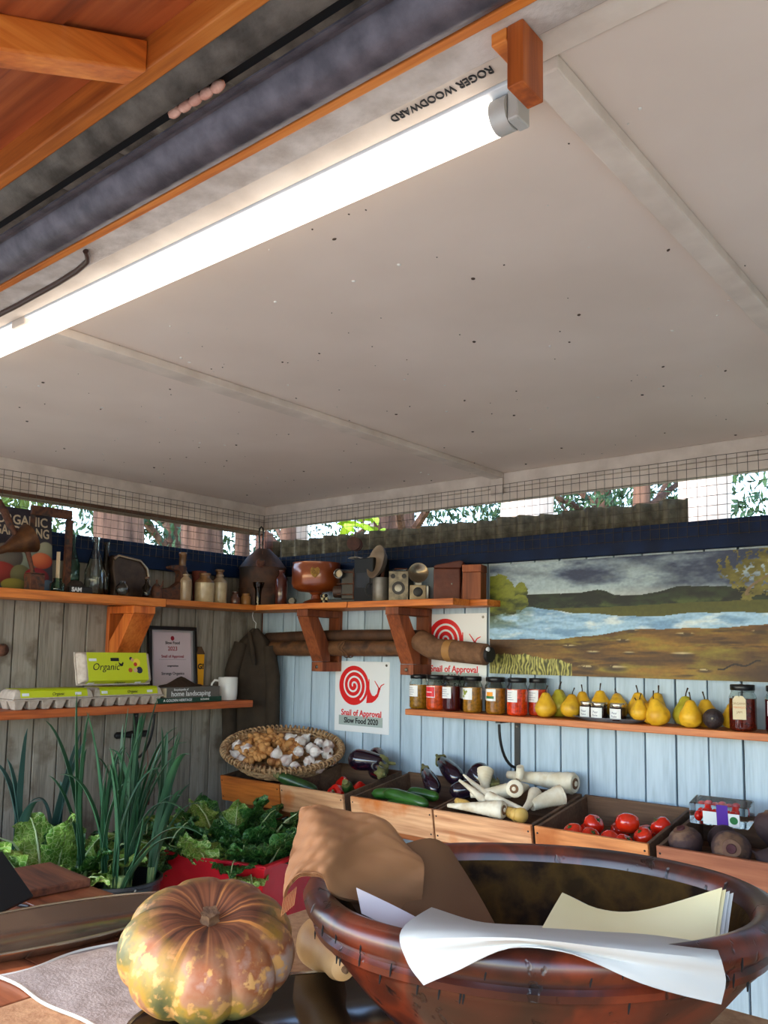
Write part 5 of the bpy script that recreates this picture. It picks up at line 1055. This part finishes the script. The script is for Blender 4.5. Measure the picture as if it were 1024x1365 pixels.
for sx, sy, a in ((0, -1, 0), (0, 1, 0), (-1, 0, 1), (1, 0, 1)):
    if a: MB().box(sx * w1 - .008, sx * w1 + .008, -d1 - .008, d1 + .008, hh - .004, hh + .006).build('rim', M_rp, rc, bev=.002)
    else: MB().box(-w1 - .007, w1 + .007, sy * d1 - .008, sy * d1 + .008, hh - .0035, hh + .0055).build('rim', M_rp, rc, bev=.002)
bunch('chard_bunch', 'dark crinkled chard filling the red tub', 'chard', (.425, -.47, .865), 40, (.185, .115), 1.05, 3, 'bunches of greens', .42, 1.0, R(12))
# dark bucket of leeks
bu = T('bucket', 'dark grey bucket holding the tall leeks', 'bucket', (.475, -.905, .6225))
M_buk = mat('grey_bucket', (40, 42, 46), .3, (52, 52, 56), scale=8)
MB().lathe([(.085, 0), (.088, .003), (.108, .28), (.114, .284), (.114, .292), (.106, .292), (.104, .284), (.084, .006), (.001, .006)], 36).build('pail', M_buk, bu, smooth=True)
MB().tube([(.112 * math.cos(a), -.112 * math.sin(a) * .35 - .02, .285 - .08 * math.sin(a)) for a in [k * math.pi / 10 for k in range(11)]], .003, 6).build('wire_handle', M_screw, bu)
M_lk = [mat('leek_blade', (32, 70, 46), .45, (56, 98, 62), scale=20, stretch=(1, 1, .05), rnd=.15), mat('leek_blade_blue', (44, 76, 70), .45, (70, 104, 94), scale=20, stretch=(1, 1, .05), rnd=.15)]
M_shaft = mat('leek_shaft', (120, 150, 84), .45, (160, 180, 120), scale=20, stretch=(1, 1, .1))
def leek(label, loc, H, lean, seed, group, nb=4, wd=.011, mk=0):
    rs = random.Random(seed); t = T('leek', label, 'leek', loc, rs.uniform(-.6, .6), group)
    MB().tube([(0, 0, -.2), (lean[0] * .2, lean[1] * .2, .08)], [.010, .009], 10).build('shaft', M_shaft, t, smooth=True)
    for k in range(nb):
        a = math.pi * (k % 2) + rs.uniform(-.5, .5) + .6; h = H * rs.uniform(.65, 1.05); out = rs.uniform(.02, .10) * (k + 1) / nb * 1.4; x0, y0 = lean[0] * .2, lean[1] * .2; w = wd * rs.uniform(.7, 1.2)
        def f(u, v, a=a, h=h, out=out, w=w):
            s = (u - .5) * 2; r = out * v * v; ww = w * (1 - v) ** .45 * (.8 + .6 * min(1, v * 3)); fold = .5 * ww * abs(s)
            dx, dy = math.cos(a), math.sin(a); return (x0 + lean[0] * v + dx * (r - fold) - dy * ww * s, y0 + lean[1] * v + dy * (r - fold) + dx * ww * s, .04 + h * v - 1.2 * out * v ** 4)
        MB().grid(f, 4, 16).build('blade', M_lk[mk], t, smooth=True, solid=.0008)
    return t
LG = 'leeks standing in the bucket'
for k in range(12):
    g = k * .8; q = .03 + .045 * (k % 2); leek('green leek with tall upright blades in the bucket', (.475 + q * math.cos(g), -.905 + q * math.sin(g), .86), .40 + .05 * (k % 3), (.05 * math.cos(g), .05 * math.sin(g)), 20 + k, LG, 5, .011)
leek('leek in the bucket with blades flopping outward', (.53, -.95, .86), .30, (.16, .02), 41, LG, 3, .009)
# left tub with blue-green leeks, chard and dill
tb = T('black_tub', 'black plastic tub holding blue-green leeks and dill', 'tub', (.185, -1.02, .6225))
MB().lathe([(.09, 0), (.093, .003), (.115, .20), (.120, .204), (.120, .212), (.112, .212), (.110, .204), (.089, .006), (.001, .006)], 36).build('tub_shell', M_ink, tb, smooth=True)
for k, (x, y, l) in enumerate(((.15, -1.06, (-.03, -.14)), (.17, -1.0, (.0, -.02)), (.19, -.965, (.02, .10)), (.14, -1.09, (.0, -.22)))):
    leek('blue-green leek with broad pointed blades beside the dill', (x, y, .80), .42 + .05 * (k % 2), l, 60 + k, 'leeks beside the dill', 4, .022, 1)
dl = MB()
for k in range(420):
    a = random.uniform(0, 6.28); q = random.random() ** .5 * .07; h = random.uniform(.04, .12); x, y = .215 + q * math.cos(a), -1.105 + q * math.sin(a); z = .83 + random.uniform(0, .07)
    dl.at((0, 0, 0)).add([(x, y, z), (x + .0012, y, z), (x + random.uniform(-.04, .04), y + random.uniform(-.04, .04), z + h)], [(0, 1, 2)])
tag(dl.build('dill_fronds', mat('dill', (92, 140, 40), .6, (130, 170, 70), scale=9)), 'feathery light green dill fronds in the black tub', 'dill', kind='stuff')
bunch('chard_bunch', 'loose pale-veined chard between the dill and the bucket', 'chard', (.33, -1.01, .875), 18, (.085, .085), .95, 11, 'bunches of greens', .65, 1.0)
bunch('chard_bunch', 'dark chard tucked between the bucket and the red tub', 'chard', (.30, -.70, .86), 8, (.06, .06), .7, 17, 'bunches of greens', .05, .9)

# ------------------------------------------------------------------ counter
CZ = 1.0
cn = T('counter', 'timber counter with a reddish-brown plank top carrying the bowl and pumpkin', 'counter', (0, 0, 0))
M_ctop = wood('counter_top', (96, 46, 26), (142, 76, 44), (168, 98, 60), axis=0, scale=10, rough=.45, bump=.25, coat=.15)
for k in range(5): MB().box(.62, 1.22, -1.168 - .15 * (k + 1) + .0025, -1.168 - .15 * k, CZ - .025, CZ).build('plank', M_ctop, cn, bev=.0015)
M_ctan = mat('tan_board', (164, 116, 80), .7, (188, 142, 102), scale=70, detail=8, bump=.3)
MB().box(1.2225, 2.7, -1.92, -.90, CZ - .025, CZ - .0005).build('board_top', M_ctan, cn, bev=.002)
for x, y in ((.66, -1.21), (.66, -1.86), (1.6, -.96), (2.62, -.96), (1.6, -1.86), (2.62, -1.86)): MB().box(x - .03, x + .03, y - .03, y + .03, .0005, CZ - .0255).build('leg', M_brown, cn)
bd = T('timber_board', 'loose dark timber board lying on the counter end', 'board', (.72, -1.245, CZ + .0005), R(-4))
MB().box(-.13, .06, -.075, .075, 0, .018).build('plank', wood('board_dark', (70, 38, 24), (112, 62, 38), (138, 84, 54), axis=0, scale=14, rough=.6), bd, bev=.003)
ds = T('display_stand', 'matt black slanted display panel with wire feet at the counter end', 'stand', (.835, -1.385, CZ + .0005), R(30))
MB().at((-.02, 0, .05), (R(0), R(-42), 0)).box(-.006, .006, -.07, .07, -.05, .06).build('panel', mat('matt_black', (22, 22, 23), .6), ds, bev=.002)
MB().tube([(.02, .05, .003), (-.045, .06, .003), (-.045, -.06, .003), (.02, -.05, .003)], .003, 6).build('wire_foot', M_black, ds)
def platter(label, loc, rz, a, b, m, h=.022, rimm=None):
    t = T('oval_platter', label, 'platter', loc, rz)
    MB().lathe([(.72, 0), (.74, .001), (.97, h - .002), (.975, h), (.95, h), (.73, .003), (.001, .0028)], 64, sx=a, sy=b).build('dish', m, t, smooth=True)
    MB().tube([(a * .965 * math.cos(g), b * .965 * math.sin(g), h) for g in [k * 2 * math.pi / 64 for k in range(64)]], .0026, 6, closed=True).build('rim', rimm or M_silver, t, smooth=True); return t
platter('long oval silver platter on the counter behind the cloth', (1.005, -1.40, CZ + .0005), R(80), .30, .115, mat('tarnished_silver', (150, 124, 104), .16, (164, 138, 118), scale=8, metal=.85))
platter('dark polished oval tray under the pumpkin and bowl', (1.645, -1.315, CZ + .0056), R(48), .30, .17, mat('dark_polished_tray', (44, 32, 26), .08, metal=.6, coat=.6), h=.014)
cl = T('table_runner', 'grey felt runner with a frayed white edge on the counter', 'cloth', (0, 0, CZ))
M_felt = mat('grey_felt', (148, 132, 124), .95, (170, 154, 146), scale=40, detail=8, bump=.5, bscale=200)
MB().grid(lambda u, v: (1.125 + .36 * u + .008 * math.sin(v * 9), -1.535 + .255 * v + .004 * math.sin(u * 12), .003 + .0012 * math.sin(u * 14 + v * 8)), 30, 20).build('cloth', M_felt, cl, smooth=True, solid=.002)
MB().tube([(1.125 + .008 * math.sin(v * 9), -1.535 + .255 * v, .004) for v in [k / 24 for k in range(25)]], .0028, 5).build('frayed_edge', mat('white_fray', (214, 204, 192), .9), cl)
MB().tube([(1.125 + .36 * u, -1.535 + .004 * math.sin(u * 12), .004) for u in [k / 24 for k in range(25)]], .0028, 5).build('frayed_edge', mat('white_fray', (214, 204, 192), .9), cl)

# pumpkin
def pumpkin_mat():
    m, n, l, b = _base('pumpkin_skin'); v = _coords(n, l, (1, 1, 1), False)
    n1 = n.new('ShaderNodeTexNoise'); n1.inputs['Scale'].default_value = 13; n1.inputs['Detail'].default_value = 6; l.new(v, n1.inputs['Vector'])
    n2 = n.new('ShaderNodeTexNoise'); n2.inputs['Scale'].default_value = 62; n2.inputs['Detail'].default_value = 4; l.new(v, n2.inputs['Vector'])
    r1 = _ramp(n, [(.30, lin((74, 78, 50))), (.40, lin((120, 108, 56))), (.46, lin((168, 128, 46))), (.53, lin((160, 112, 80))), (.62, lin((150, 84, 44))), (.70, lin((176, 148, 132)))]); l.new(n1.outputs['Fac'], r1.inputs[0])
    r2_ = _ramp(n, [(.54, (0, 0, 0, 1)), (.62, (1, 1, 1, 1))]); l.new(n2.outputs['Fac'], r2_.inputs[0])
    mi = n.new('ShaderNodeMix'); mi.data_type = 'RGBA'; l.new(r2_.outputs[0], mi.inputs['Factor']); l.new(r1.outputs[0], mi.inputs['A']); mi.inputs['B'].default_value = lin((206, 150, 84))
    # streaked brown around the stem
    tc = n.new('ShaderNodeTexCoord'); sp3 = n.new('ShaderNodeSeparateXYZ'); l.new(tc.outputs['Object'], sp3.inputs[0])
    gr = n.new('ShaderNodeTexGradient'); gr.gradient_type = 'RADIAL'; l.new(tc.outputs['Object'], gr.inputs[0])
    cmb = n.new('ShaderNodeCombineXYZ'); mu = n.new('ShaderNodeMath'); mu.operation = 'MULTIPLY'; mu.inputs[1].default_value = 15; l.new(gr.outputs['Fac'], mu.inputs[0]); l.new(mu.outputs[0], cmb.inputs['X']); l.new(sp3.outputs['Z'], cmb.inputs['Y'])
    n3 = n.new('ShaderNodeTexNoise'); n3.inputs['Scale'].default_value = 2.6; n3.inputs['Detail'].default_value = 4; l.new(cmb.outputs[0], n3.inputs['Vector'])
    r3 = _ramp(n, [(.36, lin((70, 36, 24))), (.52, lin((120, 66, 40))), (.60, lin((138, 82, 50))), (.64, lin((206, 132, 66)))]); l.new(n3.outputs['Fac'], r3.inputs[0])
    ln = n.new('ShaderNodeVectorMath'); ln.operation = 'LENGTH'; mp = n.new('ShaderNodeMapping'); mp.inputs['Scale'].default_value = (1, 1, 0); l.new(tc.outputs['Object'], mp.inputs[0]); l.new(mp.outputs[0], ln.inputs[0])
    ad = n.new('ShaderNodeMath'); ad.operation = 'MULTIPLY_ADD'; ad.inputs[1].default_value = .05; l.new(n1.outputs['Fac'], ad.inputs[0]); l.new(ln.outputs['Value'], ad.inputs[2])
    r4 = _ramp(n, [(.085, (1, 1, 1, 1)), (.125, (0, 0, 0, 1))]); l.new(ad.outputs[0], r4.inputs[0])
    up_ = n.new('ShaderNodeMath'); up_.operation = 'GREATER_THAN'; up_.inputs[1].default_value = 0; l.new(sp3.outputs['Z'], up_.inputs[0])
    mm = n.new('ShaderNodeMath'); mm.operation = 'MULTIPLY'; l.new(r4.outputs[0], mm.inputs[0]); l.new(up_.outputs[0], mm.inputs[1])
    m2 = n.new('ShaderNodeMix'); m2.data_type = 'RGBA'; l.new(mm.outputs[0], m2.inputs['Factor']); l.new(mi.outputs['Result'], m2.inputs['A']); l.new(r3.outputs[0], m2.inputs['B'])
    l.new(m2.outputs['Result'], b.inputs['Base Color']); b.inputs['Roughness'].default_value = .5
    bp = n.new('ShaderNodeBump'); bp.inputs['Strength'].default_value = .25; bp.inputs['Distance'].default_value = .003; l.new(n2.outputs['Fac'], bp.inputs['Height']); l.new(bp.outputs[0], b.inputs['Normal']); return m
pk = T('pumpkin', 'large squat ribbed pumpkin mottled orange, green and grey', 'pumpkin', (1.462, -1.412, 1.092), R(36)); pk.rotation_euler = (Matrix.Rotation(R(33), 3, 'Z') @ Matrix.Rotation(R(21), 3, 'X') @ Matrix.Rotation(R(8), 3, 'Y')).to_euler()
PR = []
for k in range(25):
    a = -math.pi / 2 + math.pi * k / 24; r = .119 * math.cos(a) ** .75 if k not in (0, 24) else .001; z = .065 * math.sin(a); z -= (.026 * math.exp(-(r / .035) ** 2)) if a > 0 else -(.015 * math.exp(-(r / .03) ** 2)); PR.append((max(r, .001), z))
MB().lathe(PR, 96, fn=lambda g, r, z: r * (1 - .085 * (1 - abs(math.cos(4.5 * g + .3 * math.sin(g)))) ** 2.2 + .012 * math.sin(2 * g + 1))).build('rind', pumpkin_mat(), pk, smooth=True)
MB().lathe([(.013, .040), (.011, .048), (.010, .054), (.012, .058), (.001, .057)], 14, fn=lambda g, r, z: r * (1 + .2 * math.cos(5 * g))).build('stem_stub', M_parb, pk, smooth=True)
# butternut
bn = T('butternut_squash', 'smooth tan butternut squash between the pumpkin and the wooden bowl', 'squash', (1.525, -1.235, CZ + .056)); bn.rotation_euler = (R(90), 0, R(60)); bn.scale = (.8, .8, .8)
MB().lathe([(.001, -.10), (.022, -.095), (.042, -.075), (.050, -.05), (.046, -.022), (.034, .005), (.029, .035), (.028, .07), (.022, .09), (.001, .095)], 24).build('rind', mat('butternut_skin', (206, 150, 92), .5, (220, 172, 118), scale=10), bn, smooth=True)
MB().lathe([(.006, .0945), (.005, .105), (.001, .106)], 8).build('stem_stub', M_parb, bn)

# ------------------------------------------------------------------ wooden bowl
def bowl_mat():
    m, n, l, b = _base('bowl_wood'); v = _coords(n, l, (1, 1, .6), False)
    n1 = n.new('ShaderNodeTexNoise'); n1.inputs['Scale'].default_value = 9; n1.inputs['Detail'].default_value = 6; n1.inputs['Distortion'].default_value = .8; l.new(v, n1.inputs['Vector'])
    r1 = _ramp(n, [(.32, lin((26, 10, 8))), (.46, lin((58, 21, 12))), (.58, lin((106, 40, 18))), (.72, lin((66, 26, 14)))]); l.new(n1.outputs['Fac'], r1.inputs[0])
    v2 = _coords(n, l, (1, 1, .35), False); n2 = n.new('ShaderNodeTexNoise'); n2.inputs['Scale'].default_value = 46; n2.inputs['Detail'].default_value = 3; l.new(v2, n2.inputs['Vector'])
    r2_ = _ramp(n, [(.62, (0, 0, 0, 1)), (.68, (1, 1, 1, 1))]); l.new(n2.outputs['Fac'], r2_.inputs[0])
    mi = n.new('ShaderNodeMix'); mi.data_type = 'RGBA'; l.new(r2_.outputs[0], mi.inputs['Factor']); l.new(r1.outputs[0], mi.inputs['A']); mi.inputs['B'].default_value = lin((24, 9, 7)); l.new(mi.outputs['Result'], b.inputs['Base Color'])
    b.inputs['Roughness'].default_value = .34; b.inputs['Coat Weight'].default_value = .35; b.inputs['Coat Roughness'].default_value = .2
    bp = n.new('ShaderNodeBump'); bp.inputs['Strength'].default_value = .5; bp.inputs['Distance'].default_value = -.004; l.new(r2_.outputs[0], bp.inputs['Height']); l.new(bp.outputs[0], b.inputs['Normal']); return m
bo = T('wooden_bowl', 'very large dark red-brown carved wooden bowl with a thick rolled rim', 'bowl', (1.856, -1.208, CZ + .0165), R(36))
MB().lathe([(.10, 0), (.125, .003), (.16, .03), (.20, .075), (.232, .118), (.243, .130), (.247, .137), (.252, .139), (.254, .147), (.250, .152), (.253, .156), (.262, .163), (.265, .174), (.260, .185), (.248, .191), (.236, .187), (.231, .177), (.229, .168)], 96, sx=1.13, sy=.94, cap=(1, 0), fn=lambda g, r, z: r * (1 + .008 * math.sin(3 * g + 1) + .005 * math.sin(7 * g))).build('vessel', bowl_mat(), bo, smooth=True)
MB().lathe([(.2288, .1685), (.222, .15), (.19, .085), (.14, .04), (.08, .022), (.001, .018)], 96, sx=1.13, sy=.94, cap=(0, 1), fn=lambda g, r, z: r * (1 + .008 * math.sin(3 * g + 1) + .005 * math.sin(7 * g))).build('hollow', mat('bowl_inside', (44, 29, 10), .85, (70, 48, 18), scale=16, detail=8, col3=(30, 18, 10), bump=.6, spec=.15), bo, smooth=True)
crk = MB()
for k in range(26):
    g = random.uniform(math.pi * 1.0, math.pi * 1.95); rr_ = random.choice(((.2665, .174), (.264, .166), (.2555, .148), (.248, .134)))
    crk.at((0, 0, 0)).tube([(1.13 * rr_[0] * math.cos(g + s * .004), .94 * rr_[0] * math.sin(g + s * .004), rr_[1] + .007 * s) for s in (-1, 0, 1)], [.0006, .0013, .0006], 5)
tag(crk.build('rim_cracks', M_dark, bo), kind='stuff')

# ------------------------------------------------------------------ paper bags
M_kraft = mat('kraft_paper', (142, 92, 56), .75, (156, 106, 68), scale=5, bump=.1)
M_wpap = mat('white_paper', (186, 184, 178), .7, (194, 192, 186), scale=5)
M_cpap = mat('cream_paper', (224, 206, 150), .7, (232, 216, 170), scale=5)
def sheet(root, part, P, m, nu=16, nv=12, th=.0012, wob=.002):
    """P: rows of control points (list of lists), bilinear-interpolated smoothly"""
    A = np.array(P, float)
    def cat(a, t):
        n = len(a) - 1; i = min(int(t * n), n - 1); f = t * n - i; p0 = a[max(i - 1, 0)]; p1 = a[i]; p2 = a[i + 1]; p3 = a[min(i + 2, n)]
        return .5 * ((2 * p1) + (-p0 + p2) * f + (2 * p0 - 5 * p1 + 4 * p2 - p3) * f * f + (-p0 + 3 * p1 - 3 * p2 + p3) * f ** 3)
    def f(u, v):
        r = np.array([cat(row, u) for row in A]); q = cat(r, v); w_ = wob * (math.sin(u * 11 + v * 7) + .8 * abs(math.sin(u * 17 - v * 9)) + .6 * abs(math.sin(u * 5 + v * 19))); return (q[0] + .5 * w_, q[1] - .8 * w_, q[2] + .5 * w_)
    return MB().grid(f, nu, nv).build(part, m, root, smooth=True, solid=th)
BAG1 = [ [(1.644, -1.446, 1.199), (1.674, -1.452, 1.231), (1.695, -1.435, 1.233), (1.691, -1.394, 1.197), (1.722, -1.273, 1.161)], [(1.641, -1.430, 1.256), (1.677, -1.428, 1.270), (1.688, -1.392, 1.266), (1.686, -1.340, 1.248), (1.717, -1.258, 1.215)], [(1.630, -1.405, 1.297), (1.651, -1.389, 1.302), (1.665, -1.349, 1.291), (1.687, -1.303, 1.276), (1.696, -1.265, 1.237)] ]
BAG2 = [ [(1.686, -1.355, 1.169), (1.731, -1.316, 1.147), (1.757, -1.254, 1.134), (1.791, -1.185, 1.125)], [(1.664, -1.365, 1.202), (1.693, -1.301, 1.193), (1.721, -1.238, 1.187), (1.739, -1.169, 1.172)], [(1.653, -1.365, 1.235), (1.674, -1.309, 1.235), (1.698, -1.225, 1.243), (1.708, -1.189, 1.228)] ]
BAG3 = [ [(1.730, -1.400, 1.188), (1.749, -1.383, 1.176), (1.769, -1.365, 1.162)], [(1.713, -1.391, 1.213), (1.744, -1.363, 1.194), (1.777, -1.333, 1.172)] ]
WHITE = [ [(1.758, -1.297, 1.178), (1.805, -1.256, 1.160), (1.864, -1.208, 1.157), (1.922, -1.159, 1.153), (1.981, -1.110, 1.150), (2.032, -1.067, 1.140)], [(1.848, -1.473, 1.211), (1.908, -1.458, 1.221), (1.970, -1.430, 1.222), (2.030, -1.388, 1.219), (2.072, -1.343, 1.213), (2.109, -1.284, 1.201)], [(1.864, -1.483, 1.186), (1.901, -1.474, 1.198), (1.970, -1.445, 1.218), (2.018, -1.413, 1.213), (2.072, -1.362, 1.198), (2.119, -1.294, 1.179)], [(1.886, -1.484, 1.169), (1.919, -1.473, 1.188), (1.966, -1.452, 1.215), (2.015, -1.422, 1.213), (2.069, -1.373, 1.184), (2.118, -1.306, 1.159)] ]
CREAM = [ [(1.897, -1.272, 1.169), (1.958, -1.236, 1.170), (2.016, -1.200, 1.169), (2.064, -1.160, 1.165)], [(1.880, -1.209, 1.178), (1.941, -1.198, 1.173), (1.998, -1.177, 1.177), (2.059, -1.129, 1.189)], [(1.868, -1.156, 1.188), (1.923, -1.161, 1.179), (1.976, -1.145, 1.185), (2.055, -1.097, 1.217)] ]
kb = T('kraft_bag_stack', 'stack of brown kraft paper bags folded over the bowl rim', 'paper bag')
for k in range(3): sheet(kb, 'bag', [[(x - .003 * k, y + .004 * k, z - .003 * k) for x, y, z in r] for r in BAG1], M_kraft, 40, 30, wob=.005)
fm = MB()
for k in range(8): fm.tube([(1.645 + .002 * k, -1.447 + .001 * k, 1.200 + .002 * k), (1.643 + .002 * k, -1.449 + .001 * k, 1.178 + .002 * k)], .0008, 4)
tag(fm.build('fringe', mat('kraft_edge', (150, 92, 50), .8), kb), kind='stuff')
kb2 = T('kraft_bag', 'flat brown kraft bag standing inside the bowl in front of the folded stack', 'paper bag')
for k in range(2): sheet(kb2, 'bag', [[(x - .002 * k, y + .005 * k, z - .002 * k) for x, y, z in r] for r in BAG2], mat('kraft_paper_dark', (106, 68, 40), .75, (120, 80, 48), scale=5), 16, 12, wob=.0015)
pk2 = T('white_paper_bag', 'small pinkish-white paper bag tucked beside the brown bags', 'paper bag')
sheet(pk2, 'bag', BAG3, mat('pinkish_paper', (214, 198, 196), .7), 8, 4, wob=.0)
wp = T('white_paper_bag', 'large white paper bag draped over the outside of the bowl rim', 'paper bag')
sheet(wp, 'bag', WHITE, M_wpap, 28, 18, wob=.0012)
cp_ = T('cream_paper_bags', 'pile of cream paper bags curling up inside the bowl', 'paper bag')
for k in range(4): sheet(cp_, 'bag', [[(x + .0035 * k, y + .003 * k, z - .002 * k) for x, y, z in r] for r in CREAM], M_cpap if k < 2 else M_wpap, 16, 10, wob=.0)
